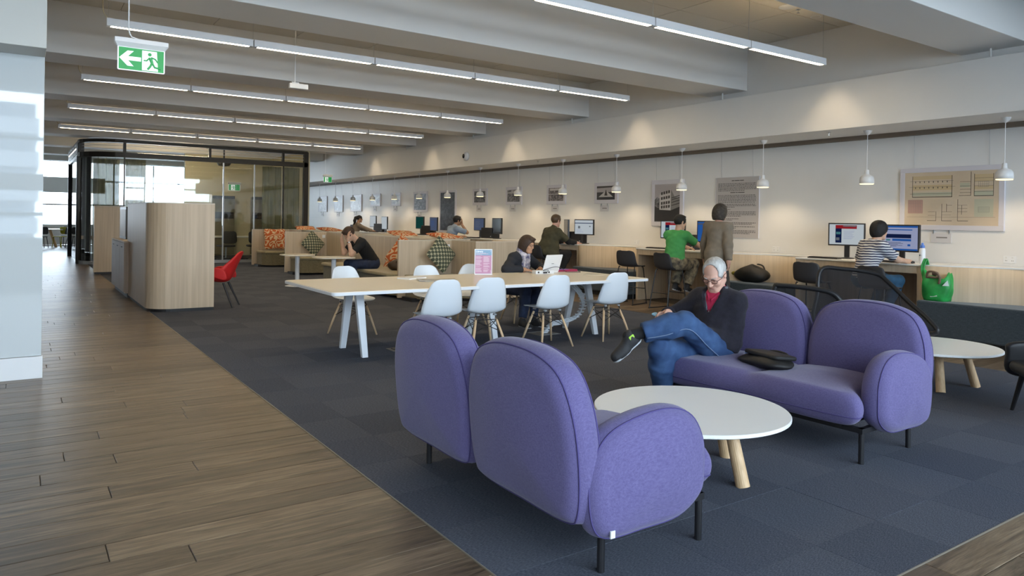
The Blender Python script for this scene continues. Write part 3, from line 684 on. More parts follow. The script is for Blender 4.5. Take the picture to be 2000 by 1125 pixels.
def ink(parent, rects, m_, X, w, h, name='print_marks', dx=.0):
    b = MB()
    for u0, u1, v0, v1 in rects:
        b.quad((X-dx, w/2-u0*w, -h/2+v0*h), (X-dx, w/2-u1*w, -h/2+v0*h), (X-dx, w/2-u1*w, -h/2+v1*h), (X-dx, w/2-u0*w, -h/2+v1*h))
    return b.build(name, m_, parent)
# 1 plan drawing
M_paper = mat('aged_paper', (.55, .45, .33), .6, col2=(.60, .50, .38), vscale=3)
t, p, w, h, X = picture(4.04, 5.35, 1.40, 2.25, 'large framed architectural section drawing on aged paper, nearest picture', .065, M_paper)
def box_lines(u0, u1, v0, v1, nx, ny, tw=.0022):
    r = [(u0+(u1-u0)*i/nx-tw/2, u0+(u1-u0)*i/nx+tw/2, v0, v1) for i in range(nx+1)]; r += [(u0, u1, v0+(v1-v0)*i/ny-tw, v0+(v1-v0)*i/ny+tw) for i in range(ny+1)]; return r
for q in [(.09, .53, .86, .93), (.09, .53, .66, .76), (.76, .95, .80, .93), (.76, .95, .66, .72)]: ink(p, [q], mat('wash_ochre', (.54, .42, .25), .6), X, w, h, 'ochre_wash', .0003)
ink(p, [(.04, .21, .22, .48)], mat('wash_red', (.50, .30, .25), .6), X, w, h, 'red_wash', .0003)
ink(p, [(.09, .53, .55, .62), (.76, .95, .54, .63), (.76, .95, .16, .48), (.61, .71, .70, .78)], mat('wash_green', (.46, .46, .35), .6), X, w, h, 'green_wash', .0003)
ink(p, [(.088, .093, .53, .93), (.522, .528, .53, .93), (.088, .53, .525, .537), (.06, .53, .59, .595), (.05, .56, .72, .724), (.06, .54, .83, .834), (.755, .76, .54, .94), (.945, .95, .54, .94), (.755, .95, .535, .547), (.755, .95, .615, .62), (.755, .95, .72, .724), (.755, .95, .80, .804), (.755, .95, .86, .864),
        (.72, .725, .55, .98), (.61, .72, .80, .805), (.61, .72, .72, .725), (.61, .72, .66, .665), (.61, .72, .60, .605), (.6, .725, .545, .552), (.26, .36, .08, .088), (.356, .36, .08, .26), (.42, .53, .08, .088), (.418, .422, .08, .40), (.59, .70, .08, .088), (.588, .592, .08, .48),
        (.27, .35, .18, .184), (.27, .35, .25, .254), (.42, .53, .25, .254), (.42, .52, .19, .193), (.59, .69, .25, .254), (.59, .69, .31, .314), (.59, .69, .37, .374), (.63, .634, .2, .37), (.47, .474, .25, .40), (.47, .53, .37, .374), (.03, .97, .15, .153)]
    + [(.12+.05*i, .128+.05*i, .80, .83) for i in range(8)]+[(.12+.05*i, .128+.05*i, .69, .72) for i in range(8)], M_ink, X, w, h, 'drawn_lines', .0006)
ink(p, box_lines(.045, .205, .23, .47, 8, 8)+box_lines(.80, .90, .70, .80, 5, 2)+box_lines(.80, .91, .24, .34, 1, 4), M_inkg, X, w, h, 'fine_lines', .0005)
# 2 text panel
M_panel = mat('text_panel_grey', (.48, .46, .46), .5)
t, p, w, h, X = picture(7.71, 8.63, 1.195, 2.25, 'tall grey panel of black printed text behind the standing person', .004, M_panel, .02, True, False, 'text panel')
rs = []
def para(v1, n, u0=.06, u1=.94, last=.7, gap=.0235):
    v = v1
    for i in range(n):
        ue = u1 if i < n-1 else u0+(u1-u0)*last; u = u0
        while u < ue-.01:
            wd = random.uniform(.015, .055); rs.append((u, min(u+wd, ue), v-.0045, v+.0045)); u += wd+.011
        v -= gap
    return v
rs += [(.38, .44, .938, .95), (.45, .56, .938, .95), (.57, .66, .938, .95)]; para(.895, 6); rs += [(.35, .47, .74, .752), (.48, .52, .74, .752), (.53, .68, .74, .752)]
para(.70, 6, last=.98); para(.55, 3, last=.45); para(.465, 1, .06, .5); para(.425, 4, last=.62); para(.31, 2, .06, .55); para(.245, 2, last=.9); para(.18, 2, last=.5); para(.115, 3, last=.85)
ink(p, rs, M_ink, X, w, h, 'printed_text', .0008)['kind'] = 'stuff'
# 3 building photograph
M_sky = mat('photo_sky', (.42, .39, .40), .3)
t, p, w, h, X = picture(9.38, 10.2, 1.37, 2.26, 'framed tall photograph of a white corner building, behind the green top', .085, M_sky)
def poly(parent, pts, m_, X, w, h, name, dx):
    b = MB(); b.add([(X-dx, w/2-u*w, -h/2+v*h) for u, v in pts], [tuple(range(len(pts)))]); return b.build(name, m_, parent)
poly(p, [(0, 0), (1, 0), (1, .42), (.7, .40), (.25, .36), (0, .50)], mat('photo_dark', (.035, .032, .032), .3), X, w, h, 'dark_ground', .0003)
poly(p, [(.20, .32), (.65, .30), (.65, .86), (.20, .72)], M_lite, X, w, h, 'pale_facade', .0006)
poly(p, [(.65, .30), (1, .40), (1, .62), (.80, .66), (.65, .86)], M_inkg, X, w, h, 'shaded_side', .0006)
for v in (.34, .44, .57, .70):
    for i in range(4):
        u0 = .26+.095*i; s_ = (u0-.2)*.16*(v/.7); q = [(u0, v+s_), (u0+.07, v+s_+.01), (u0+.07, v+.085+s_), (u0, v+.075+s_)]
        MB().add([(X-.0009, w/2-u*w, -h/2+vv*h) for u, vv in q], [(0, 1, 2, 3)]).build('dark_window', M_ink, p)
b = MB()
for v in (.42, .50, .57, .62): b.add([(X-.0009, w/2-u*w, -h/2+vv*h) for u, vv in ((.68, v), (1, v+.06), (1, v+.085), (.68, v+.02))], [(0, 1, 2, 3)])
b.build('side_bands', M_ink, p)
poly(p, [(0, .40), (.2, .36), (.2, .62), (.1, .66), (0, .58)], photo_mat(30, (.02, .02, .02), (.3, .29, .29), 14), X, w, h, 'trees', .0005)
# small photographs
t, p, w, h, X = picture(11.18, 11.91, 1.82, 2.27, 'framed square photograph of a perspective street, above third desk', .08, mat('photo_dark', (.02, .02, .02), .3))
poly(p, [(0, .55), (1, .55), (1, 1), (0, 1)], M_sky, X, w, h, 'sky', .0003); poly(p, [(.1, .2), (.9, .2), (.56, .62), (.46, .62)], M_lite, X, w, h, 'pale_road', .0006); poly(p, [(.42, .3), (.6, .3), (.52, .72), (.5, .72)], M_ink, X, w, h, 'dark_pole', .0009)
poly(p, [(0, .85), (1, .9), (1, 1), (0, 1)], M_ink, X, w, h, 'dark_canopy', .0009)
t, p, w, h, X = picture(12.91, 13.62, 1.82, 2.27, 'framed photograph in two halves, left of third desk', .075, photo_mat(5, (.015, .013, .013), (.42, .36, .36), 16)); ink(p, [(0, 1, .50, .54), (.1, .9, .8, .95)], M_lite, X, w, h, 'white_gap', .0004)
t, p, w, h, X = picture(14.65, 15.35, 1.82, 2.27, 'framed dark photograph of a factory hall, right side of fourth desk', .075, photo_mat(6, (.012, .012, .012), (.36, .33, .34), 15)); ink(p, [(.0, .55, .72, .80), (.3, .95, .86, .93)], M_lite, X, w, h, 'pale_bands', .0004)
t, p, w, h, X = picture(16.25, 16.97, 1.82, 2.27, 'framed photograph pair with white gap, left side of fourth desk', .075, photo_mat(7, (.012, .012, .012), (.30, .29, .32), 13)); ink(p, [(0, 1, .52, .56)], M_lite, X, w, h, 'white_gap', .0004)
picture(17.9, 18.86, 1.04, 2.26, 'tall dark framed photograph reaching down to fifth desk', .06, photo_mat(8, (.010, .011, .016), (.10, .11, .14), 7), caption=False)
picture(19.65, 20.58, 1.63, 2.27, 'framed blue toned photograph left of the tall dark one', .07, photo_mat(9, (.03, .045, .09), (.30, .34, .42), 7))
picture(21.52, 22.24, 1.83, 2.27, 'framed pale misty photograph, fifth from the far end', .06, photo_mat(10, (.12, .13, .15), (.75, .76, .78), 4))
picture(23.1, 23.95, 1.83, 2.27, 'framed pale photograph with dark lower part, fourth from far end', .06, photo_mat(11, (.10, .12, .14), (.7, .72, .74), 4))
picture(24.75, 25.82, 1.65, 2.27, 'framed silvery photograph above the ponytail, third from far end', .06, photo_mat(12, (.30, .32, .36), (.70, .72, .76), 3))
picture(26.58, 27.5, 1.63, 2.27, 'framed grey blue photograph, second from far end', .06, photo_mat(13, (.22, .24, .30), (.40, .43, .50), 3))
picture(28.3, 29.3, 1.64, 2.27, 'framed dark photograph, last at the far end', .06, photo_mat(14, (.015, .015, .02), (.28, .27, .28), 9))

# ================================================================ LIGHT FITTINGS
def spot(loc, w_, size, blend, rot=(0, 0, 0), col=WARM, r=.03):
    l = bpy.data.lights.new('lamp_light', 'SPOT'); l.energy = w_; l.color = col; l.spot_size = rad(size); l.spot_blend = blend; l.shadow_soft_size = r
    o = bpy.data.objects.new('lamp_light', l); COL.objects.link(o); o.location = loc; o.rotation_euler = rot; return o
ORDP = ['first', 'second', 'third', 'fourth', 'fifth', 'sixth', 'seventh', 'eighth', 'ninth', 'tenth', 'eleventh', 'twelfth', 'thirteenth', 'fourteenth', 'fifteenth']
def make_pendant(lab):
    t = thing('pendant_lamp', lab, 'pendant lamp', (0, 0, 0), 0, 'white bell pendants over the counter')
    MB().lathe([(.022, .20), (.026, .195), (.028, .15), (.034, .135), (.07, .118), (.088, .095), (.094, .06), (.094, .012), (.090, .010), (.090, .06), (.084, .09), (.03, .12)], 28, capb=False, capt=False).build('shade', mat('pendant_white', (.74, .74, .74), .35), t, smooth=True)
    MB().lathe([(.001, .022), (.086, .022), (.090, .004), (.086, -.002), (.001, -.002)], 24, capb=False, capt=False).build('glowing_bulb_ring', M_bulb, t, smooth=True)
    MB().tube([(0, 0, .19), (0, 0, .72)], .004, 6).build('cord', M_wplast, t)
    MB().lathe([(.012, .685), (.03, .70), (.05, .72), (.058, .745), (.058, .748)], 20).build('ceiling_canopy', MATS['pendant_white'], t, smooth=True)
    return t
pl = None
for i in range(15):
    y = 3.84+1.702*i; lab = '%s white bell pendant lamp over the counter, counted from the right' % ORDP[i]
    if pl is None: pl = make_pendant(lab); pl.location = (9.75, y, 2.018)
    else: dup(pl, (9.75, y, 2.018), 0, lab)
    spot((9.75, y, 2.005), PEND_W, 150, .6)
JX = [.78, 2.345, 3.92, 5.485, 7.05, 8.56]
def make_strip(lab):
    t = thing('linear_light', lab, 'ceiling light', (0, 0, 0), 0, 'suspended linear lights')
    for k in range(5):
        h = MB(); x0, x1 = JX[k]+(.0 if k == 0 else .008), JX[k+1]-(.0 if k == 4 else .008)
        h.box(x0, x1, -.04, .04, .014, .085); h.box(x0, x1, -.04, -.031, 0, .014); h.box(x0, x1, .031, .04, 0, .014); h.box(x0, x0+.04, -.031, .031, 0, .014); h.box(x1-.04, x1, -.031, .031, 0, .014)
        hh = h.build('housing', M_wmetal, t)
        MB().box(x0+.04, x1-.04, -.031, .031, .003, .013).build('diffuser', M_diff, hh); MB().box(x0+.05, x1-.05, -.022, .022, .0851, .0875).build('added_uplight', M_addglow, hh)  # second box: glowing top face added to the fitting to light the ceiling
    for k in range(6):
        x = JX[k]+(.02 if k == 0 else -.02 if k == 5 else 0)
        MB().tube([(x, 0, .085), (x, 0, CZ-3.50)], .0022, 5).build('suspension_wire', M_steel, t)
    MB().tube(smoothpath([(JX[0]+.02, .0, .085), (JX[0]-.03, .0, .16), (JX[0]-.04, 0, .4), (JX[0]-.03, 0, CZ-3.5)], 5), .005, 6).build('power_flex', mat('cream_flex', (.5, .45, .3), .5), t)
    return t
SY = [5.47, 9.09, 12.97, 16.65, 20.68]; SZ = 3.50
st = make_strip('nearest lit linear light, upper right, crossing above the beam'); st.location = (0, SY[0], SZ)
for i, lab in enumerate(('second lit linear light, behind the large exit sign', 'third lit linear light, passing under the exit sign', 'fourth lit linear light, next to last toward the back', 'farthest lit linear light above the glass room')):
    dup(st, (0, SY[i+1], SZ), 0, lab)
for i, y in enumerate((5.75, 9.55, 13.6, 17.5, 21.3)):
    t = thing('downlight', 'recessed round ceiling downlight in %s ceiling bay' % ORD[i], 'ceiling light', (8.80, y, CZ-.012), 0, 'recessed downlights'); 
    MB().lathe([(.05, .012), (.085, .012), (.088, .004), (.06, -.002), (.05, .006)], 20, capb=False, capt=False).build('trim_ring', M_wplast, t, smooth=True)
    spot((8.80, y, CZ-.03), SPOT_W, 62, .55)
t = thing('ceiling_speaker', 'round white speaker disc in the ceiling at upper right', 'speaker', (8.10, 5.69, CZ-.012))
MB().lathe([(.001, -.012), (.10, -.012), (.115, -.004), (.115, .003)], 24, capb=False).build('speaker_grille', M_wplast, t, smooth=True)
def sprinkler(x, y, z, lab):
    t = thing('sprinkler_head', lab, 'sprinkler', (x, y, z), 0, 'sprinkler heads')
    MB().lathe([(.03, .0), (.028, -.006), (.008, -.01), (.008, -.035), (.02, -.04), (.02, -.044)], 12).build('sprinkler_body', M_chrome, t)
sprinkler(8.32, 5.69, CZ-.012, 'small sprinkler beside the round ceiling speaker'); sprinkler(9.55, 6.0, 2.765, 'sprinkler under the bulkhead between second and third pendants'); sprinkler(9.55, 13.0, 2.765, 'sprinkler under the bulkhead above the third desk')
# exit signs
def exit_sign(loc, w_, h_, arrow, lab, cord_top, rz=0):
    t = thing('exit_sign', lab, 'exit sign', loc, rz, 'green running person exit signs'); a = w_/2
    hs = MB(); hs.box(-a*1.13, a*1.13, -.035, .05, h_+.035, h_+.075); hs.add([(-a*1.13, -.033, h_+.035), (a*1.13, -.033, h_+.035), (a*1.13, .045, h_+.035), (-a*1.13, .045, h_+.035), (-a*1.0, -.006, h_), (a*1.0, -.006, h_), (a*1.0, .02, h_), (-a*1.0, .02, h_)], [(0, 1, 5, 4), (1, 2, 6, 5), (2, 3, 7, 6), (3, 0, 4, 7)])
    hs.build('sign_housing', M_wplast, t, bevel=.003)
    MB().prism(rrect(-a, a, 0, h_+.01, .012, 3), -.006, .006, T(0, 0, 0, PI/2)).build('sign_blade', M_exitw, t)
    MB().box(-a*.95, a*.95, -.0085, -.0062, h_*.04, h_*.98).build('green_panel', M_green, t)
    X0 = -.0095
    def flat(pts, m_, name, dy=0): b = MB(); b.add([(x, X0-dy, z) for x, z in pts], [tuple(range(len(pts)))]); return b.build(name, m_, t)
    dx0 = a*.02 if arrow else -h_*.5
    flat([(dx0, h_*.07), (dx0+h_*.88*.72, h_*.07), (dx0+h_*.88*.66, h_*.93), (dx0, h_*.93)], M_exitw, 'white_doorway')
    if arrow:
        c = -a*.48; s = h_*.40; flat([(c-s*1.05, h_*.52), (c-s*.25, h_*.52+s*.82), (c+s*.35, h_*.52+s*.82), (c-s*.2, h_*.52+s*.22), (c+s*1.05, h_*.52+s*.22), (c+s*1.05, h_*.52-s*.22), (c-s*.2, h_*.52-s*.22), (c+s*.35, h_*.52-s*.82), (c-s*.25, h_*.52-s*.82)], M_exitw, 'white_arrow')
    # running person
    rx, r = dx0+h_*.30, MB(); k = h_
    def limb(pts, rr):
        r.tube([(x, X0-.0015, z) for x, z in pts], rr, 6)
    r.lathe([(.001, -.001), (k*.075, -.001), (k*.075, .001), (.001, .001)], 14, M=T(rx, X0-.001, k*.78, PI/2))
    limb([(rx+k*.02, k*.64), (rx+k*.10, k*.40)], [k*.075, k*.06]); limb([(rx, k*.64), (rx-k*.12, k*.50), (rx-k*.24, k*.50)], k*.032); limb([(rx+k*.05, k*.66), (rx+k*.22, k*.60), (rx+k*.32, k*.46)], k*.032)
    limb([(rx+k*.08, k*.40), (rx+k*.02, k*.26), (rx-k*.08, k*.12)], k*.045); limb([(rx+k*.11, k*.40), (rx+k*.20, k*.24), (rx+k*.44, k*.20)], k*.042)
    r.build('running_person', M_green, t)
    if cord_top:
        MB().tube(smoothpath([(.0, .0, h_+.07), (-.05, .0, h_+.085), (-a*.45, 0, h_+.10), (-a*.55, 0, h_+.18), (-a*.55, 0, h_+.4), (-a*.6, 0, cord_top-loc[2])], 6), .006, 6).build('power_cord', M_wplast, t)
    return t
exit_sign((.875, 7.05, 2.685), .37, .20, True, 'large hanging exit sign with white arrow pointing left', BZ+.69, 0)
exit_sign((8.0, 22.0, 2.52), .27, .17, False, 'small green exit sign hanging in front of the far bulkhead', CZ, 0)
exit_sign((6.36, 26.92, 2.32), .40, .22, False, 'green exit sign on cream wall inside the meeting room', None, 0)
t = thing('ceiling_sensor', 'white box sensor hanging on a thin rod below the beam', 'sensor', (3.2, 10.0, 3.25))
MB().box(-.13, .13, -.03, .03, -.035, .035).build('sensor_box', M_wplast, t, bevel=.006); MB().tube([(-.05, 0, .03), (-.05, 0, CZ-3.25)], .008, 8).build('drop_rod', M_wmetal, t)
MB().box(-.10, .0, -.028, .028, .035, .05).build('bracket', M_wmetal, t)
t = thing('security_camera', 'white dome camera with black lens on the bulkhead', 'camera', (BX, 15.68, 3.02))
MB().lathe([(.11, 0), (.11, .04), (.085, .075), (.04, .09)], 20, M=T(0, 0, 0, 0, -PI/2)).build('camera_housing', M_wplast, t, smooth=True)
MB().lathe([(.06, .07), (.055, .098), (.03, .112)], 16, M=T(0, .015, 0, 0, -PI/2)).build('lens_dome', mat('lens_black', (.008, .008, .008), .1), t, smooth=True)
# ================================================================ FURNITURE
def plane_M(o, u, v):                 # maps (x,y,z) -> o + x*u + y*v + z*(u x v)
    u, v = Vector(u).normalized(), Vector(v).normalized(); n = u.cross(v); o = Vector(o)
    return Matrix(((u.x, v.x, n.x, o.x), (u.y, v.y, n.y, o.y), (u.z, v.z, n.z, o.z), (0, 0, 0, 1)))
def closed2(pts, n=6): return [(p.x, p.y) for p in smoothpath([(a, b, 0) for a, b in pts], n, True)]
def offset_ol(ol, d):
    c = np.mean(ol, 0); out = []
    for p in ol: v = np.array(p)-c; l = np.hypot(*v); out.append(tuple(c+v*(1-d/l)))
    return out
PAD = closed2([(-.32, .0), (-.40, .06), (-.43, .25), (-.413, .46), (-.335, .622), (-.19, .69), (0, .708), (.19, .69), (.335, .622), (.413, .46), (.43, .25), (.40, .06), (.32, .0), (0, -.01)], 5)
ARM = closed2([(-.40, .03), (-.43, .17), (-.415, .30), (-.33, .41), (-.16, .465), (.03, .475), (.165, .425), (.24, .31), (.252, .18), (.228, .065), (.09, -.018), (-.14, -.03), (-.32, -.025)], 5)
def make_sofa(lab):
    t = thing('two_seat_sofa', lab, 'sofa', (0, 0, 0), 0)
    # seat: one long cushion with two soft mounds
    b = MB(); ol = closed2([(-.30, -.60), (.0, -.69), (.20, -.72), (.30, -.79), (.385, -.74), (.41, -.35), (.395, 0), (.41, .35), (.385, .74), (.30, .79), (.20, .72), (.0, .69), (-.30, .60), (-.33, 0)], 6)
    b.puff(ol, .20, .10, .0, k=6, rings=9, M=T(0, 0, .325))
    nv = []
    for x, y, z in b.v:
        k = max(0, (z-.325)/.1)
        if k > 0: z += k*(.035*cos(min(1, abs(abs(y)-.36)/.36)*PI/2)*max(0, 1-abs(x)/.5) - .012*max(0, 1-abs(y)/.07))
        nv.append((x, y, z))
    b.v = nv; b.build('seat', M_purple, t, smooth=True)
    sm = MB().tube([(x, y, .285) for x, y in offset_ol(ol, .008)], .0035, 5, closed=True).build('seat_seam', M_purpled, t, smooth=True)
    for s in (-1, 1):
        M = plane_M((-.385, s*.425, .215), (0, 1, 0), (-.10, 0, 1))
        p = MB().puff(PAD, .19, .095, .035, k=6, rings=7, M=M).build('backrest', M_purple, t, smooth=True)
        for z, off in ((-.055, .016), (.055, .016)): MB().tube([tuple(M @ Vector((x, y, z))) for x, y in offset_ol(PAD, off)], .0038, 5, closed=True).build('piping', M_purpled, p, smooth=True)
        M = plane_M((.0, s*.80, .185), (1, 0, 0), (0, 0, 1))
        p = MB().puff(ARM, .17, .083, .028, k=6, rings=7, M=M).build('armrest', M_purple, t, smooth=True)
        MB().tube([tuple(M @ Vector((x, y, -s*.045))) for x, y in offset_ol(ARM, .012)], .0038, 5, closed=True).build('piping', M_purpled, p, smooth=True)
    f = MB(); 
    for s in (-1, 1): f.box(-.31, .31, s*.775-.016, s*.775+.016, .185, .215); f.box(s*.29-.016, s*.29+.016, -.79, .79, .185, .215)
    f.box(-.27, .33, -.66, .66, .205, .235); f.build('frame', M_black, t)
    for sx_ in (-1, 1):
        for sy in (-1, 1): MB().tube([(sx_*.29, sy*.775, .20), (sx_*.29, sy*.775, 0)], .0165, 12).build('leg', M_black, t, smooth=False)
    return t
so1 = make_sofa('purple two seat sofa in the foreground with its back to the wood floor'); place(so1, (2.30, 3.01, .004), rad(-.8))
MB().box(-.335, -.312, -.885, -.878, .185, .215).build('care_tag', M_wplast, so1)
so2 = make_sofa('purple two seat sofa facing the white coffee table, man seated on it'); place(so2, (4.50, 3.19, .004), PI+rad(1.5))
def coffee_table(loc, ang, lab):
    t = thing('coffee_table', lab, 'table', loc, ang, 'round white coffee tables')
    MB().lathe([(.001, .335), (.545, .335), (.56, .342), (.56, .356), (.556, .36), (.001, .36)], 72, capb=False, capt=False).build('tabletop', M_wtop, t)
    for k in range(4):
        a = k*PI/2; MB().tube([(.27*cos(a), .27*sin(a), .336), (.365*cos(a), .365*sin(a), 0)], [.034, .038], 20).build('leg', M_oakleg, t, smooth=False)
    MB().lathe([(.2, .325), (.3, .325), (.3, .335), (.2, .335)], 4, M=Matrix.Rotation(PI/4*0, 4, 'Z')).build('under_bracket', M_black, t)
    return t
coffee_table((3.27, 2.905, .004), rad(4), 'round white coffee table between the two purple sofas'); coffee_table((6.93, 3.30, .004), rad(-52), 'round white coffee table at right, behind the sofa')

# ---- long reading table
t = thing('reading_table', 'long white reading table on splayed white legs', 'table', (0, 0, 0))
MB().prism(rrect(2.43, 6.55, 6.50, 8.02, .06), .705, .736).build('tabletop_edge', M_wmetal, t, bevel=.004)
MB().prism(rrect(2.44, 6.54, 6.51, 8.01, .055), .736, .740).build('tabletop', M_ttop, t)
MB().box(2.9, 6.2, 7.22, 7.42, .63, .70).build('support_beam', M_steel, t)
for x in (2.97, 4.58, 6.10):
    for s in (-1, 1):
        p = [(x, 7.32+s*.12, .705), (x, 7.32+s*.13, .66), (x, 7.32+s*.31, 0)]; b = MB()
        for (xa, ya, za), (xb, yb, zb), wa, wb_2 in ((p[0], p[1], .05, .045), (p[1], p[2], .045, .032)):
            b.add([(xa-wa, ya-.03, za), (xa+wa, ya-.03, za), (xa+wa, ya+.03, za), (xa-wa, ya+.03, za), (xb-wb_2, yb-.026, zb), (xb+wb_2, yb-.026, zb), (xb+wb_2, yb+.026, zb), (xb-wb_2, yb+.026, zb)], [(0, 1, 2, 3), (7, 6, 5, 4), (0, 4, 5, 1), (1, 5, 6, 2), (2, 6, 7, 3), (3, 7, 4, 0)])
        b.build('leg', M_wmetal, t, bevel=.006)
    MB().box(x-.06, x+.06, 7.12, 7.52, .66, .705).build('leg_bracket', M_wmetal, t)
# items on it
TZ = .74
o = thing('tablet', 'closed white tablet lying at left of the long table', 'tablet', (3.82, 7.66, TZ), .45); MB().prism(rrect(-.16, .16, -.10, .10, .015), 0, .014).build('tablet_case', M_wplast, o, bevel=.003); MB().prism(rrect(-.155, .155, -.095, .095, .012), .002, .006).build('dark_edge', M_blackp, o)
o = thing('magazine', 'open grey magazine lying on the long table', 'magazine', (3.95, 7.28, TZ), -.35); MB().box(-.22, 0, -.14, .14, 0, .007, T(0, 0, 0, 0, .03)).box(0, .22, -.14, .14, 0, .007, T(0, 0, 0, 0, -.03)).build('pages', mat('magazine_page', (.30, .29, .26), .35, col2=(.55, .53, .48), vscale=9), o)
o = thing('sign_holder', 'upright blue and pink library sign on the long table', 'sign', (4.93, 7.86, TZ), -.42)
MB().box(-.115, .115, -.012, -.006, 0.0, .325).box(-.115, .115, -.05, .05, 0, .006).build('acrylic_stand', M_wplast, o)
MB().box(-.105, .105, -.0145, -.012, .012, .245).build('pink_panel', mat('sign_pink', (.52, .22, .36), .4, col2=(.50, .27, .42), vscale=3), o)
MB().box(-.105, .105, -.0145, -.012, .245, .315).build('blue_panel', mat('sign_blue', (.22, .38, .56), .4), o)
def text(s, size, loc, m_, parent, name='lettering', rot=(PI/2, 0, 0), align='LEFT'):
    c = bpy.data.curves.new(name, 'FONT'); c.body = s; c.size = size; c.extrude = .0004; c.align_x = align
    q = bpy.data.objects.new('tmp', c); COL.objects.link(q); dg = bpy.context.evaluated_depsgraph_get(); me = bpy.data.meshes.new_from_object(q.evaluated_get(dg)); bpy.data.objects.remove(q)
    me.materials.clear(); me.materials.append(m_); r = bpy.data.objects.new(name, me); COL.objects.link(r); r.parent = parent; r.location = loc; r.rotation_euler = rot; return r
text('Library', .032, (-.098, -.0148, .285), M_exitw, o)
b = MB(); M_pl = mat('sign_print', (.72, .58, .68), .4)
for cx in (-.098, .0):
    z = .225
    while z > .03: 
        l = random.uniform(.05, .085); b.quad((cx, -.0149, z), (cx+l, -.0149, z), (cx+l, -.0149, z+.005), (cx, -.0149, z+.005)); z -= random.choice((.011, .011, .02))
for z, l in ((.272, .13), (.262, .16), (.252, .08)): b.quad((-.098, -.0149, z), (-.098+l, -.0149, z), (-.098+l, -.0149, z+.004), (-.098, -.0149, z+.004))
for z0_, z1_ in ((.29, .312), (.02, .055)): b.quad((.092, -.0149, z0_), (.097, -.0149, z0_), (.097, -.0149, z1_), (.092, -.0149, z1_))
b.build('printed_lines', M_pl, o)
o = thing('laptop', 'white open laptop in front of woman with scarf', 'laptop', (5.90, 7.86, TZ), PI+.22)
MB().prism(rrect(-.17, .17, -.12, .12, .015), 0, .016).build('keyboard_half', M_wplast, o, bevel=.003)
Ml = T(0, .12, .012, rad(72)); MB().prism(rrect(-.17, .17, 0, .245, .015), 0, .008, Ml).build('lid', M_wplast, o, bevel=.002); MB().prism(rrect(-.025, .025, .115, .125, .004, 2), -.0006, 0, Ml).build('lid_mark', M_steel, o)
kb = MB()
for i in range(5):
    for j in range(12): kb.box(-.145+j*.0245, -.145+j*.0245+.02, -.04+i*.026, -.04+i*.026+.021, .016, .019)
kb.build('keys', mat('light_keys', (.55, .56, .58), .5), o)
o = thing('power_box', 'white pop-up power box with plug on the long table', 'power outlet', (5.74, 7.66, TZ), -.1); MB().box(-.14, .14, -.05, .05, 0, .045).build('box', M_wplast, o, bevel=.004)
for x in (-.10, .06): MB().box(x-.012, x+.012, -.053, -.05, .012, .032).build('socket', M_blackp, o)
MB().box(-.03, .02, -.075, -.05, .01, .03).build('plug', M_blackp, o)
o = tag(MB().tube(smoothpath([(5.74, 7.58, .76), (5.72, 7.52, .80), (5.66, 7.55, .79), (5.75, 7.62, .80), (5.9, 7.60, .83), (6.05, 7.64, .80), (6.15, 7.70, .752), (6.25, 7.68, .745), (6.38, 7.66, .745), (6.45, 7.8, .745)], 6), .0035, 6).build('laptop_cable', M_blackp), 'thin black cable looping from power box past the laptop', 'cable')
o = thing('folder', 'crimson folder with papers right of the white laptop', 'folder', (6.27, 7.90, TZ), -.1); MB().box(-.2, .2, -.06, .06, 0, .03).build('cover', mat('crimson_cover', (.32, .012, .06), .5), o, bevel=.006); MB().box(-.17, .05, -.07, .0, .030, .034).build('purple_sheet', mat('purple_sheet', (.20, .14, .45), .5), o)
o = thing('loose_papers', 'thin loose papers lying at right end of the long table', 'papers', (6.30, 7.25, TZ), .3); MB().prism(rrect(-.15, .15, -.1, .1, .01, 2), 0, .003).build('sheet', mat('beige_sheet', (.60, .55, .46), .5), o); MB().prism(rrect(-.10, .2, -.02, .15, .01, 2), .003, .005, T(0, 0, 0, 0, 0, .4)).build('sheet', MATS['beige_sheet'], o)
# floor box and cable spine under the table
o = thing('floor_box', 'steel floor box lid under the long table by the cable spine', 'floor box', (5.55, 7.38, .004)); MB().box(-.17, .17, -.15, .15, -.004, .004).build('lid', mat('lid_steel', (.16, .15, .14), .5), o); MB().box(-.14, .14, -.13, -.12, .004, .007).box(-.14, .14, .12, .13, .004, .007).build('lid_trim', M_steel, o)
o = thing('floor_box', 'small steel floor box with plug beside the foreground sofa back', 'floor box', (3.46, 7.25, .004)); MB().box(-.10, .10, -.10, .10, -.004, .005).build('lid', MATS['lid_steel'], o); MB().box(.0, .07, -.06, -.02, .005, .04).build('plug', M_wplast, o); MB().box(-.06, .0, -.05, .05, .005, .012).build('flap', M_blackp, o)
sp = thing('cable_spine', 'translucent curved cable spine from table to floor box', 'cable', (0, 0, 0)); path = smoothpath([(5.92, 7.30, .64), (6.05, 7.26, .50), (6.10, 7.26, .34), (6.0, 7.28, .20), (5.80, 7.32, .14), (5.66, 7.35, .12), (5.56, 7.37, .02)], 8)
for dx, dz in ((-.03, -.03), (0, 0), (.03, .03)): MB().tube([(p.x+dx, p.y+dx*.6, p.z+dz*.6) for p in path], .012, 8).build('cable_tube', M_pet, sp, smooth=True)
lk = MB()
for p in path[::2]: lk.lathe([(.045, -.008), (.05, 0), (.045, .008)], 10, M=T(p.x, p.y, p.z), capb=False, capt=False)
lk.build('spine_links', M_pet, sp)
tag(MB().tube(smoothpath([(5.95, 7.32, .64), (6.12, 7.30, .60), (6.17, 7.28, .52), (6.08, 7.26, .46)], 6), .012, 6).build('cable_loop', M_wmetal, None, smooth=True), 'pale grey cable loop hanging below the table by the spine', 'cable')

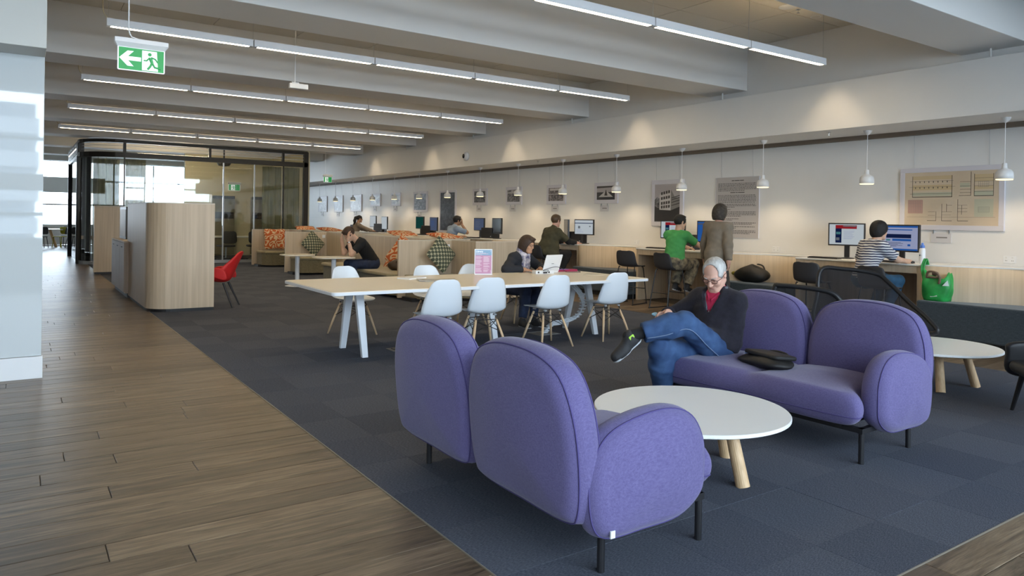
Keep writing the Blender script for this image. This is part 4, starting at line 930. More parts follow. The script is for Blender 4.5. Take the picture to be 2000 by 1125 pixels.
# ---- moulded white chairs
def make_dsw(lab):
    t = thing('shell_chair', lab, 'chair', (0, 0, 0), 0, 'white shell chairs at the long table')
    keys = [(.225, .430, .12, 0), (.222, .436, .17, 0), (.20, .447, .20, .002), (.12, .444, .222, .012), (.0, .430, .232, .028), (-.10, .428, .236, .045), (-.165, .455, .236, .062), (-.20, .53, .230, .068), (-.222, .63, .212, .058), (-.238, .72, .185, .042), (-.247, .785, .155, .026), (-.250, .815, .115, .014), (-.251, .826, .07, .006)]
    shell_from(keys, 5).build('shell', mat('shell_white', (.74, .79, .84), .32), t, smooth=True, solid=.006)
    for sx_ in (-1, 1):
        for y0, y1 in ((.10, .215), (-.10, -.225)):
            MB().tube([(sx_*.115, y0, .385), (sx_*.165, (y0+y1)/2, .20), (sx_*.215, y1, 0)], [.0125, .0145, .010], 12).build('leg', M_ash, t, smooth=True)
    wr_ = MB(); L4 = {(sx_, sy): ((sx_*.125, sy*.115, .36), (sx_*.16, sy*.155, .23)) for sx_ in (-1, 1) for sy in (-1, 1)}
    for a, c in (((-1, 1), (1, 1)), ((-1, -1), (1, -1)), ((-1, -1), (-1, 1)), ((1, -1), (1, 1))):
        wr_.tube([L4[a][0], L4[c][1]], .004, 6); wr_.tube([L4[a][1], L4[c][0]], .004, 6)
    for k in L4: wr_.tube([L4[k][0], (k[0]*.10, k[1]*.11, .415)], .007, 6)
    wr_.tube([L4[(-1, 1)][0], L4[(1, 1)][0]], .005, 6); wr_.tube([L4[(-1, -1)][0], L4[(1, -1)][0]], .005, 6)
    wr_.build('wire_brace', M_black, t)
    for sx_ in (-1, 1):
        for sy in (-1, 1): MB().lathe([(.022, 0), (.022, .012), (.014, .018)], 12, M=T(sx_*.10, sy*.11, .408)).build('shock_mount', M_steel, t)
    return t
d0 = make_dsw('white shell chair at the near side, first from the left, partly behind the sofa'); place(d0, (3.62, 6.66, .004), rad(-6))
for x, y, rz, lab in ((4.20, 6.70, -8, 'white shell chair at the near side, second from the left'), (5.07, 6.68, -3, 'white shell chair at the near side, third from the left, in front of the laptop'),
                      (6.02, 6.72, -4, 'white shell chair at the near side, right end of the long table'), (3.42, 8.46, 188, 'white shell chair alone at far left of the long table'),
                      (4.42, 8.26, 178, 'white shell chair at far side left of the green cushion'), (4.98, 8.36, 128, 'white shell chair turned sideways in front of the green cushion'), (5.94, 8.44, 172, 'white shell chair under the woman with scarf')):
    dup(d0, (x, y, .004 if y < 30 else 0), rad(rz), lab)

# ---- booths
M_cap = mat('pale_edge_cap', (.62, .57, .48), .5)
def panel(t, x0, x1, y0, y1, h=1.05):
    p = MB().box(x0, x1, y0, y1, .03, h-.012).build('panel', M_ven, t); MB().box(x0-.002, x1+.002, y0-.002, y1+.002, h-.012, h).build('edge_cap', M_cap, p)
def outlet_small(t, x, y, z): MB().box(x-.04, x+.04, y-.008, y, z-.04, z+.04).build('wall_outlet', M_wplast, t, bevel=.003)
def booth(yk, lab, seat=True, front=1.15, xc=6.62, c=True):
    t = thing('seating_booth', lab, 'booth', (6.1, yk, .004), 0, 'timber booths'); X = lambda v: v-6.1
    panel(t, X(5.55), X(xc), -.05, .0); panel(t, X(xc), X(xc+.05), -front, .0)
    if c: panel(t, X(xc), X(xc+1.1), -front-.05, -front)
    if seat:
        ol = [(X(5.66), -.06), (X(5.66), -.55), (X(5.74), -.70), (X(5.9), -.80), (X(xc-.03), -.84), (X(xc-.03), -.06)]
        MB().prism(ol[::1], .38, .44).build('seat_cushion', M_seatw, t, bevel=.02); MB().prism(offset_ol(ol, .03), .05, .385).build('seat_base', M_seats, t)
    MB().box(X(5.6), X(xc), -.5, -.1, 0, .06).build('plinth', M_black, t)
    outlet_small(t, X(xc-.08), -.05, .93)
    return t
booth(21.37, 'timber booth farthest back with pale seat and orange cushion', front=1.0, c=False)
booth(18.26, 'timber booth in the middle with check seat and green cushion')
booth(11.71, 'timber booth behind the long table with green patterned cushion', front=.85)
t = thing('seating_booth', 'timber booth bench where the person in black tee sits', 'booth', (6.1, 13.7, .004), 0, 'timber booths')
panel(t, .35, .40, -1.90, 1.75)
MB().prism([(-.62, 1.7), (-.62, -1.7), (-.5, -1.9), (.34, -1.9), (.34, 1.75), (-.5, 1.75)], .38, .44).build('seat_cushion', M_seatw, t, bevel=.02); MB().prism([(-.58, 1.66), (-.58, -1.66), (-.46, -1.86), (.34, -1.86), (.34, 1.72), (-.46, 1.72)], .05, .385).build('seat_base', M_seats, t)
MB().box(-.3, .3, -1.8, 1.7, 0, .06).build('plinth', M_black, t); MB().box(.40, 1.0, -1.9, 1.75, .9, 1.05).build('back_ledge', M_ven, t); MB().box(.40, 1.0, -1.9, 1.75, 1.05, 1.06).build('ledge_cap', M_cap, t); MB().box(.42, .98, -1.8, -1.75, 0, .9).box(.42, .98, 1.6, 1.65, 0, .9).build('ledge_support', M_ven, t)
t = thing('back_shelf', 'low timber shelf behind the middle booths carrying orange cushions', 'shelf', (7.1, 19.6, .004)); MB().box(-.35, .55, -1.2, 1.9, 1.03, 1.05).build('shelf_top', M_cap, t); MB().box(-.3, .5, -1.15, 1.85, 0, 1.03).build('shelf_body', M_ven, t)
def booth_table(x, y, z, r, lab):
    t = thing('booth_table', lab, 'table', (x, y, .004), 0, 'small booth tables'); MB().prism(rrect(-r, r, -r*.8, r*.8, r*.35), z-.025, z).build('tabletop', M_ttop, t, bevel=.004)
    MB().tube([(0, 0, .01), (0, 0, z-.02)], .045, 16).build('pole', M_wmetal, t, smooth=False); MB().lathe([(.24, 0), (.24, .008), (.05, .016)], 24).build('base_plate', M_wmetal, t)
booth_table(4.78, 14.85, .655, .32, 'small pedestal table with pale pole in front of middle booth'); booth_table(4.98, 13.3, .68, .36, 'small pedestal table under the elbows of person in black tee')
# ---- cushions
def pattern_green():
    M, N, L, P = nodes('green_trellis_print'); t = N.new('ShaderNodeTexCoord'); mp = N.new('ShaderNodeMapping'); mp.inputs['Rotation'].default_value = (0, 0, PI/4); mp.inputs['Scale'].default_value = (15, 15, 15); L.new(t.outputs['Object'], mp.inputs[0])
    sp_ = N.new('ShaderNodeSeparateXYZ'); L.new(mp.outputs[0], sp_.inputs[0])
    def m_(op, a, b=None):
        n = N.new('ShaderNodeMath'); n.operation = op
        for i, v in enumerate((a, b)):
            if v is None: continue
            if isinstance(v, (int, float)): n.inputs[i].default_value = v
            else: L.new(v, n.inputs[i])
        return n.outputs[0]
    fx = m_('SUBTRACT', m_('FRACT', sp_.outputs['X']), .5); fy = m_('SUBTRACT', m_('FRACT', sp_.outputs['Y']), .5)
    d = m_('SQRT', m_('ADD', m_('MULTIPLY', fx, fx), m_('MULTIPLY', fy, fy)))
    r = ramp(N, [(0, (.05, .065, .045)), (.13, (.05, .065, .045)), (.15, (.20, .21, .13)), (.20, (.04, .055, .04)), (.40, (.04, .055, .04)), (.455, (.45, .43, .29))], 'CONSTANT'); L.new(d, r.inputs[0]); L.new(r.outputs[0], P.inputs['Base Color']); P.inputs['Roughness'].default_value = .9; return M
def pattern_orange():
    M, N, L, P = nodes('orange_swirl_print'); t = N.new('ShaderNodeTexCoord'); n = N.new('ShaderNodeTexNoise'); n.inputs['Scale'].default_value = 5; n.inputs['Detail'].default_value = 1; L.new(t.outputs['Object'], n.inputs[0])
    w_ = N.new('ShaderNodeMath'); w_.operation = 'MULTIPLY'; w_.inputs[1].default_value = 42; L.new(n.outputs['Fac'], w_.inputs[0]); s = N.new('ShaderNodeMath'); s.operation = 'SINE'; L.new(w_.outputs[0], s.inputs[0])
    mr = N.new('ShaderNodeMapRange'); mr.inputs['From Min'].default_value = -1; L.new(s.outputs[0], mr.inputs[0])
    r = ramp(N, [(0, (.46, .10, .025)), (.42, (.55, .17, .04)), (.62, (.62, .47, .31))], 'CONSTANT'); L.new(mr.outputs[0], r.inputs[0]); L.new(r.outputs[0], P.inputs['Base Color']); P.inputs['Roughness'].default_value = .9; return M
M_gp, M_op = pattern_green(), pattern_orange()
def cushion(loc, rot, m_, lab, s=.25, grp=None, flat=False):
    n = 48; ol = []
    for i in range(n):
        a = 2*PI*i/n; r = s/max(abs(cos(a)), abs(sin(a))); r = min(r, s*1.36); k = .90+.10*(max(abs(cos(a)), abs(sin(a)))*1.0-.707)/-.293 if False else 1-.07*(1-abs(sin(2*a))); ol.append((r*k*cos(a), r*k*sin(a)))
    t = thing('cushion', lab, 'cushion', loc, 0, grp); t.rotation_euler = rot
    b = MB().puff(ol, .035, .03, .0, k=3, rings=7)
    b.v = [(x, y, z+(1 if z > 0 else -1)*.062*max(0, (1-(x/s)**2))**.6*max(0, (1-(y/s)**2))**.6) for x, y, z in b.v]
    b.build('cushion_cover', m_, t, smooth=True)
    MB().tube([(x, y, 0) for x, y in offset_ol(ol, .001)], .005, 5, closed=True).build('piping', m_, t, smooth=True)
    return t
cushion((6.30, 11.47, .80), (rad(72), rad(45), 0), M_gp, 'dark green trellis cushion standing on its corner behind the long table', .25)
cushion((6.19, 18.0, .755), (rad(70), rad(45), 0), M_gp, 'dark green trellis cushion on its corner in the middle booth', .25)
cushion((6.13, 21.1, .78), (rad(72), 0, rad(-5)), M_op, 'orange swirl cushion upright at left end of farthest booth', .30)
cushion((6.27, 12.95, .74), (rad(68), rad(28), rad(-60)), M_op, 'orange swirl cushion leaning behind the person in black tee', .29)
cushion((6.33, 13.5, .55), (rad(60), rad(5), rad(-75)), M_op, 'second orange swirl cushion slumped on the seat beside brown bag', .22)
for i, (x, y, rz, z) in enumerate(((6.80, 12.25, .2, 1.112), (6.84, 14.2, -.1, 1.112), (6.95, 18.9, .3, 1.10), (6.95, 20.9, -.2, 1.10))):
    fc = cushion((x, y, z), (rad(8), 0, rz), M_op, 'orange swirl cushion lying flat on %s' % ('the ledge behind the booth with green cushion', 'the ledge behind person in black tee', 'the shelf right of farthest booth', 'the shelf behind farthest booth')[i], .27); fc.scale = (1, 1, .62)
def softbag(name, loc, rz, size, m_, lab, cat='bag', seed=1, strap=True):
    t = thing(name, lab, cat, loc, rz); b = MB(); n, k = 26, 11; rng = np.random.default_rng(seed); ph = rng.uniform(0, 6, 6); sx_, sy, sz = size; vs = []
    for i in range(k+1):
        a = i/k; w_ = (sin(PI*min(1, .08+a*.95)))**.45 if a < 1 else .05; w_ = max(.04, w_)
        for j in range(n):
            th = 2*PI*j/n; c_, s_ = cos(th), sin(th); q = (abs(c_)**2.6+abs(s_)**2.6)**(-1/2.6); wob = 1+.07*sin(3*th+ph[0]+a*3)+.05*sin(5*th+ph[1]-a*4)
            vs.append((sx_*c_*q*w_*wob, sy*s_*q*w_*wob, sz*a*(1+.10*sin(2*th+ph[2])*a)))
    b.add(vs, [(i*n+j, i*n+(j+1) % n, (i+1)*n+(j+1) % n, (i+1)*n+j) for i in range(k) for j in range(n)]+[tuple(range(n))[::-1], tuple(k*n+j for j in range(n))]); b.build('bag_body', m_, t, smooth=True)
    if strap: MB().tube(smoothpath([(-sx_*.7, -sy*.3, sz*.7), (-sx_*.3, -sy*.8, sz*1.02), (sx_*.3, -sy*.7, sz*1.03), (sx_*.75, -sy*.2, sz*.6)], 5), .012, 6).build('strap', m_, t, smooth=True)
    return t
softbag('soft_bag', (6.0, 12.7, .444), .4, (.17, .16, .20), mat('brown_leather', (.05, .03, .018), .5, bump=.3, bscale=30), 'dark brown bag on booth seat beside the orange cushion')
softbag('duffel_bag', (9.62, 7.32, .52), PI/2, (.29, .17, .26), mat('black_nylon', (.014, .013, .012), .6, bump=.4, bscale=25), 'black bag slumped on the bench between the desks', seed=3)
MB().puff([(.1*cos(a), .05*sin(a)) for a in np.linspace(0, 2*PI, 14, endpoint=False)], .06, .03).build('yellow_lining', mat('dull_yellow', (.28, .24, .03), .7), bpy.data.objects['duffel_bag'], smooth=True).location = (.30, .02, .12)
sb = softbag('shoulder_bag', (4.42, 3.22, .43), rad(78), (.21, .14, .09), MATS['black_nylon'], 'black shoulder bag lying on the sofa seat beside the man', seed=5)
MB().puff(rrect(-.17, .17, -.11, .10, .04), .03, .014, .01, M=T(0, -.02, .085, rad(6))).build('flap', MATS['black_nylon'], sb, smooth=True)
MB().box(.16, .20, -.03, .03, .06, .075).build('buckle', M_chrome, sb)
# green shopping bag
gb = thing('shopping_bag', 'green reusable shopping bag standing on the bench by the desk', 'bag', (9.50, 4.46, .52), rad(95)); M_gbag = mat('green_bag_cloth', (.025, .34, .07), .45, var=.3, vscale=7, bump=.6, bscale=14)
b = MB(); n, k = 28, 12; vs = []
for i in range(k+1):
    a = i/k; w_ = .74+.32*sin(PI*(.12+a*.75)); 
    for j in range(n):
        th = 2*PI*j/n; c_, s_ = cos(th), sin(th); q = (abs(c_)**4+abs(s_)**4)**(-.25); wob = 1+.05*sin(4*th+a*5)+.04*sin(7*th-a*7)
        vs.append((.155*c_*q*w_*wob, .115*s_*q*w_*wob, .33*a+.035*a*sin(2*th+1)+.02*a*sin(5*th)))
b.add(vs, [(i*n+j, i*n+(j+1) % n, (i+1)*n+(j+1) % n, (i+1)*n+j) for i in range(k) for j in range(n)]+[tuple(range(n))[::-1]]); b.build('bag_body', M_gbag, gb, smooth=True, solid=.004)
h1 = MB(); hp = smoothpath([(.13, .06, .26), (.165, .03, .40), (.15, .0, .50), (.145, -.02, .50), (.13, -.05, .40), (.10, -.08, .27)], 6)
for dx in (-.015, .0, .015): h1.tube([(p.x+dx, p.y, p.z) for p in hp], .010, 6)
h1.build('upright_handle', M_gbag, gb, smooth=True)
M_strap = mat('taupe_strap', (.17, .11, .075), .8)
for yy, s_ in ((.125, 1), (.11, .6)): MB().tube(smoothpath([(.09, yy*.8, .28), (.06, yy+.01, .16*s_+.20), (-.03, yy+.015, .16*s_+.20), (-.07, yy+.01, .30), (-.06, yy, .22)], 6), .014, 6).build('carry_strap', M_strap, gb, smooth=True)
MB().puff(rrect(-.035, .035, -.03, .03, .02), .05, .02, M=T(.0, .08, .34)).build('handle_wrap', M_strap, gb, smooth=True)
M_bp = mat('bag_print_white', (.70, .76, .72), .5)
b = MB(); b.add([(-.10, .131, .20), (-.155, .118, .27), (-.165, .10, .20)], [(0, 1, 2)]); b.build('white_patch', M_bp, gb, solid=.003); MB().box(-.05, .03, .112, .118, .055, .072, T(0, 0, 0, 0, .18)).build('white_label', M_bp, gb)

# ---- round-cornered divider pod, cabinet, second screen, red chair
t = thing('curved_divider', 'tall pale timber divider with rounded corner at the wood floor edge', 'divider', (0, 0, 0)); r_ = .34; th = .12
outer = [(2.47, 11.62)]+[(1.57+r_-r_*sin(a), 11.62+r_-r_*cos(a)) for a in np.linspace(0, PI/2, 10)]+[(1.57, 14.12)]
inner = [(1.57+th, 14.12)]+[(1.57+r_-(r_-th)*sin(a), 11.62+r_-(r_-th)*cos(a)) for a in np.linspace(PI/2, 0, 10)]+[(2.47, 11.62+th)]
ol = (outer+inner)[::-1]; MB().prism(ol, .05, 1.605).build('divider_wall', M_ven, t); MB().prism(ol, 1.605, 1.62).build('cap', M_cap, t); MB().prism([(x+(.02 if x < 2 else 0), y+.02) for x, y in ol], 0, .05).build('plinth', M_black, t)
t = thing('low_cabinet', 'low timber cabinet between the two tall dividers', 'cabinet', (1.5, 14.9, 0)); MB().box(.02, .52, -.98, .98, .08, .95).build('carcass', M_ven2, t); MB().box(0, .54, -1.0, 1.0, .95, .97).build('cabinet_top', M_ven, t); MB().box(.06, .5, -.95, .95, 0, .08).build('plinth', M_black, t)
for k in range(3): d = MB().box(.0, .02, -.97+k*.65, -.97+k*.65+.64, .10, .94).build('door', M_ven2, t); MB().box(-.012, .0, -.97+k*.65+.25, -.97+k*.65+.39, .86, .872).build('handle', M_dark, d)
t = thing('display_board', 'narrow framed board standing on the low cabinet', 'board', (1.66, 15.5, .97)); MB().box(-.02, .02, -.5, .45, 0, .60).build('board_frame', M_dark, t); MB().box(-.024, -.02, -.45, .40, .05, .55).build('board_panel', M_ven, t)
t = thing('tall_screen', 'tall timber screen beyond the low cabinet', 'divider', (0, 0, 0)); MB().box(1.48, 2.6, 19.6, 19.72, .05, 1.605).build('screen_wall', M_ven, t); MB().box(1.48, 2.6, 19.595, 19.725, 1.605, 1.62).build('cap', M_cap, t); MB().box(1.5, 2.58, 19.62, 19.7, 0, .05).build('plinth', M_black, t)
t = thing('red_armchair', 'red upholstered armchair on dark legs behind the curved divider', 'chair', (2.62, 12.05, .004), rad(62))
keys = [(.26, .40, .14, .0), (.24, .42, .22, .01), (.14, .43, .26, .03), (-.02, .40, .28, .09), (-.14, .41, .28, .15), (-.20, .48, .27, .17), (-.25, .60, .24, .12), (-.30, .72, .20, .06), (-.345, .83, .14, .02), (-.36, .87, .06, .0)]
shell_from(keys, 4).build('seat_shell', M_red, t, smooth=True, solid=.03)
for sx_ in (-1, 1): MB().tube([(sx_*.14, .12, .38), (sx_*.20, .24, 0)], [.02, .012], 10).build('leg', M_black, t); MB().tube([(sx_*.14, -.12, .38), (sx_*.20, -.28, 0)], [.02, .012], 10).build('leg', M_black, t)
for sx_ in (-1, 1): MB().puff(closed2([(-.20, .44), (-.16, .60), (.0, .62), (.12, .60), (.14, .55), (.0, .48)], 4), .04, .02, M=plane_M((sx_*.27, 0, 0), (0, 1, 0), (0, 0, 1))).build('arm', M_red, t, smooth=True)

# ---- black mesh lounge chairs
def mesh_panel(t, pts, name, rr=.02, m_=M_black):
    P3 = smoothpath(pts, 5, True); MB().tube(P3, rr, 8, closed=True).build(name+'_frame', m_, t, smooth=True)
    c = sum(P3, Vector())/len(P3); b = MB(); n = len(P3); vs = [tuple(p) for p in P3]+[tuple(c+(p-c)*.5) for p in P3]+[tuple(c)]
    b.add(vs, [(i, (i+1) % n, n+(i+1) % n, n+i) for i in range(n)]+[(n+i, n+(i+1) % n, 2*n) for i in range(n)]); b.build(name+'_mesh', M_mesh, t, smooth=True)
t = thing('lounge_chair', 'wide black mesh lounge chair behind the purple sofa', 'chair', (6.78, 4.03, .004), rad(121))
mesh_panel(t, [(.27, -.24, .42), (.28, -.28, .72), (.25, -.32, .975), (.05, -.34, .99), (-.26, -.33, .955), (-.38, -.28, .87), (-.55, -.16, .70), (-.72, .0, .54), (-.74, .05, .44), (-.3, -.20, .41)], 'back', .022)
mesh_panel(t, [(.66, .24, .44), (.67, .24, .66), (.655, .24, .815), (.60, .25, .835), (.30, .27, .82), (.13, .28, .785), (.03, .28, .68), (-.04, .28, .56), (-.02, .28, .46), (.3, .27, .43)], 'arm', .026)
MB().puff(rrect(-.62, .60, -.22, .36, .12), .10, .045, M=T(0, 0, .40)).build('seat_pad', M_chairf, t, smooth=True)
MB().puff(rrect(-.16, .16, -.1, .1, .05), .06, .03, M=T(-.36, .05, .49)).build('lime_cushion', M_yel, t, smooth=True)
for x, y in ((.5, .3), (-.55, .3), (.4, -.22), (-.5, -.2)): MB().tube([(x*.8, y*.8, .37), (x, y, 0)], [.022, .014], 10).build('leg', M_black, t)
t = thing('lounge_chair', 'black lounge chair cut off by the right edge of the picture', 'chair', (6.43, 2.08, .004), rad(40))
MB().puff(rrect(-.30, .34, -.28, .30, .10), .09, .045, M=T(0, 0, .36)).build('seat_pad', M_black, t, smooth=True)
MB().puff(closed2([(-.30, .27), (-.30, .52), (-.2, .57), (.25, .54), (.30, .45), (.28, .29), (0, .26)], 5), .06, .028, M=plane_M((-.30, 0, 0), (0, 1, 0), (0, 0, 1))).build('arm', M_black, t, smooth=True)
MB().puff(closed2([(-.30, .27), (-.30, .52), (-.2, .57), (.25, .54), (.30, .45), (.28, .29), (0, .26)], 5), .06, .028, M=plane_M((.33, 0, 0), (0, 1, 0), (0, 0, 1))).build('arm', M_black, t, smooth=True)
MB().puff(rrect(-.32, .34, .32, .80, .12), .07, .033, M=plane_M((0, -.30, 0), (1, 0, 0), (0, -.15, 1))).build('backrest', M_black, t, smooth=True)
for x, y in ((-.26, .22), (.28, .22), (-.26, -.24), (.28, -.24)): MB().tube([(x*.9, y*.9, .34), (x*1.15, y*1.15, 0)], [.022, .014], 10).build('leg', M_black, t)
# ================================================================ PEOPLE: each a smooth blended body, clothes fitted over it
class SDF:
    def __init__(s, k=.02): s.p = []; s.k = k
    def cap(s, a, b, ra, rb=None, k=None, cut=None, sub=False): s.p.append(('c', np.array(a, float), np.array(b, float), ra, ra if rb is None else rb, s.k if k is None else k, cut or [], sub)); return s
    def chain(s, pts, rs, k=None):
        for i in range(len(pts)-1): s.cap(pts[i], pts[i+1], rs[i], rs[i+1], k)
        return s
    def ell(s, c, r, A=None, k=None, cut=None, sub=False): s.p.append(('e', np.array(c, float), np.array(r, float), np.eye(3) if A is None else np.array(A, float), None, s.k if k is None else k, cut or [], sub)); return s
    def mesh(s, res, cuts=(), noise=None):
        lo = np.full(3, 1e9); hi = -lo
        for q in s.p:
            if q[7]: continue
            if q[0] == 'c': r = max(q[3], q[4]); l, h = np.minimum(q[1], q[2])-r, np.maximum(q[1], q[2])+r
            else: e = np.sqrt(((q[3]*q[2][:, None])**2).sum(0)); l, h = q[1]-e, q[1]+e
            lo = np.minimum(lo, l); hi = np.maximum(hi, h)
        lo -= res*2.5; n = np.ceil((hi+res*2.5-lo)/res).astype(int)+1; F = np.full(n, .3, np.float32)
        ax = [(lo[i]+res*np.arange(n[i])).astype(np.float32) for i in range(3)]
        for q in s.p:
            k = q[5]
            if q[0] == 'c': r = max(q[3], q[4]); l, h = np.minimum(q[1], q[2])-r, np.maximum(q[1], q[2])+r
            else: e = np.sqrt(((q[3]*q[2][:, None])**2).sum(0)); l, h = q[1]-e, q[1]+e
            pad = k+res*3; i0 = np.clip(np.floor((l-pad-lo)/res).astype(int), 0, n-1); i1 = np.clip(np.ceil((h+pad-lo)/res).astype(int)+1, 1, n)
            sl = tuple(slice(a, b) for a, b in zip(i0, i1)); X, Y, Z = np.meshgrid(*(ax[i][sl[i]] for i in range(3)), indexing='ij')
            if X.size == 0: continue
            if q[0] == 'c':
                a, b = q[1], q[2]; ba = b-a; L2 = max(ba@ba, 1e-9); px, py, pz = X-a[0], Y-a[1], Z-a[2]
                t = np.clip((px*ba[0]+py*ba[1]+pz*ba[2])/L2, 0, 1); d = np.sqrt((px-ba[0]*t)**2+(py-ba[1]*t)**2+(pz-ba[2]*t)**2)-(q[3]+(q[4]-q[3])*t)
            else:
                A = q[3]; px, py, pz = X-q[1][0], Y-q[1][1], Z-q[1][2]; r = q[2]
                u = [(A[i, 0]*px+A[i, 1]*py+A[i, 2]*pz) for i in range(3)]
                k0 = np.sqrt(sum((u[i]/r[i])**2 for i in range(3))); k1 = np.sqrt(sum((u[i]/r[i]**2)**2 for i in range(3)))+1e-6; d = np.where(k0 < 1e-4, -min(r), k0*(k0-1)/k1)
            for cp, cn in q[6]: d = np.maximum(d, (X-cp[0])*cn[0]+(Y-cp[1])*cn[1]+(Z-cp[2])*cn[2])
            G = F[sl]
            if q[7]: h_ = np.maximum(k-np.abs(G+d), 0)/max(k, 1e-6); F[sl] = np.maximum(G, -d)+h_*h_*k*.25
            else: h_ = np.maximum(k-np.abs(G-d), 0)/max(k, 1e-6); F[sl] = np.minimum(G, d)-h_*h_*k*.25
        if noise or len(cuts):
            X, Y, Z = np.meshgrid(*ax, indexing='ij')
            if noise:
                am, fr = noise; F += am*(np.sin(X*fr+2*np.sin(Z*fr*.7))*np.sin(Z*fr*1.3+Y*fr*.6)+.6*np.sin(Y*fr*1.7+X*fr*1.1+Z*fr*.9)).astype(np.float32)
            for cp, cn in cuts: F = np.maximum(F, (X-cp[0])*cn[0]+(Y-cp[1])*cn[1]+(Z-cp[2])*cn[2])
        return nets(F, lo, res)
def nets(F, lo, res):
    ins = F < 0; S_ = None; nx, ny, nz = F.shape
    c = [ins[dx:nx-1+dx, dy:ny-1+dy, dz:nz-1+dz] for dx in (0, 1) for dy in (0, 1) for dz in (0, 1)]
    cnt = sum(x.astype(np.int8) for x in c); act = (cnt > 0) & (cnt < 8); I = np.argwhere(act); 
    if len(I) == 0: return [], []
    idx = np.full(act.shape, -1, np.int64); idx[act] = np.arange(len(I)); P = np.zeros((len(I), 3)); W = np.zeros(len(I))
    cor = [(0, 0, 0), (0, 0, 1), (0, 1, 0), (0, 1, 1), (1, 0, 0), (1, 0, 1), (1, 1, 0), (1, 1, 1)]
    for a in range(8):
        for b in range(a+1, 8):
            d = np.subtract(cor[b], cor[a])
            if abs(d).sum() != 1: continue
            fa = F[tuple((I+cor[a]).T)]; fb = F[tuple((I+cor[b]).T)]; x = (fa < 0) != (fb < 0); t = np.where(x, fa/np.where(fa == fb, 1, fa-fb), 0)
            P += np.where(x[:, None], np.array(cor[a])+t[:, None]*d, 0); W += x
    V = lo+res*(I+P/W[:, None]); faces = []
    for ax in range(3):
        b, c_ = (ax+1) % 3, (ax+2) % 3; sl0 = [slice(None)]*3; sl1 = [slice(None)]*3; sl0[ax] = slice(0, -1); sl1[ax] = slice(1, None)
        A, B = ins[tuple(sl0)], ins[tuple(sl1)]; E = np.argwhere(A != B); E = E[(E[:, b] > 0) & (E[:, c_] > 0) & (E[:, b] < F.shape[b]-1) & (E[:, c_] < F.shape[c_]-1)]
        if len(E) == 0: continue
        q = []
        for ob, oc in ((1, 1), (0, 1), (0, 0), (1, 0)): e = E.copy(); e[:, b] -= ob; e[:, c_] -= oc; q.append(idx[tuple(e.T)])
        Q = np.stack(q, 1); fl = ~A[tuple(E.T)]; Q[fl] = Q[fl][:, ::-1]; faces.append(Q)
    return V, np.concatenate(faces)
def sdf_obj(sd, name, m_, parent, res, cuts=(), noise=None, label=None):
    V, Fc = sd.mesh(res, cuts, noise)
    me = bpy.data.meshes.new(name); me.vertices.add(len(V)); me.vertices.foreach_set('co', np.asarray(V, np.float32).ravel()); n = len(Fc)
    me.loops.add(n*4); me.polygons.add(n); me.loops.foreach_set('vertex_index', np.asarray(Fc, np.int32).ravel()); me.polygons.foreach_set('loop_start', np.arange(0, n*4, 4, dtype=np.int32))
    me.update(calc_edges=True); me.validate(); me.polygons.foreach_set('use_smooth', np.ones(len(me.polygons), bool)); me.materials.append(m_)
    o = bpy.data.objects.new(name, me); COL.objects.link(o); o.parent = parent
    if label: o['label'] = label
    return o
V3 = lambda *a: np.array(a, float)
def unit(v): return np.asarray(v, float)/max(1e-9, np.linalg.norm(v))
def ik(a, t, l1, l2, pole):
    d = t-a; L_ = np.linalg.norm(d); u = d/L_
    if L_ > (l1+l2)*.995: L_ = (l1+l2)*.995; t = a+u*L_
    x = (l1*l1-l2*l2+L_*L_)/(2*L_); h = math.sqrt(max(0, l1*l1-x*x)); p = np.asarray(pole, float); p = unit(p-u*(p@u)); return a+u*x+p*h, t
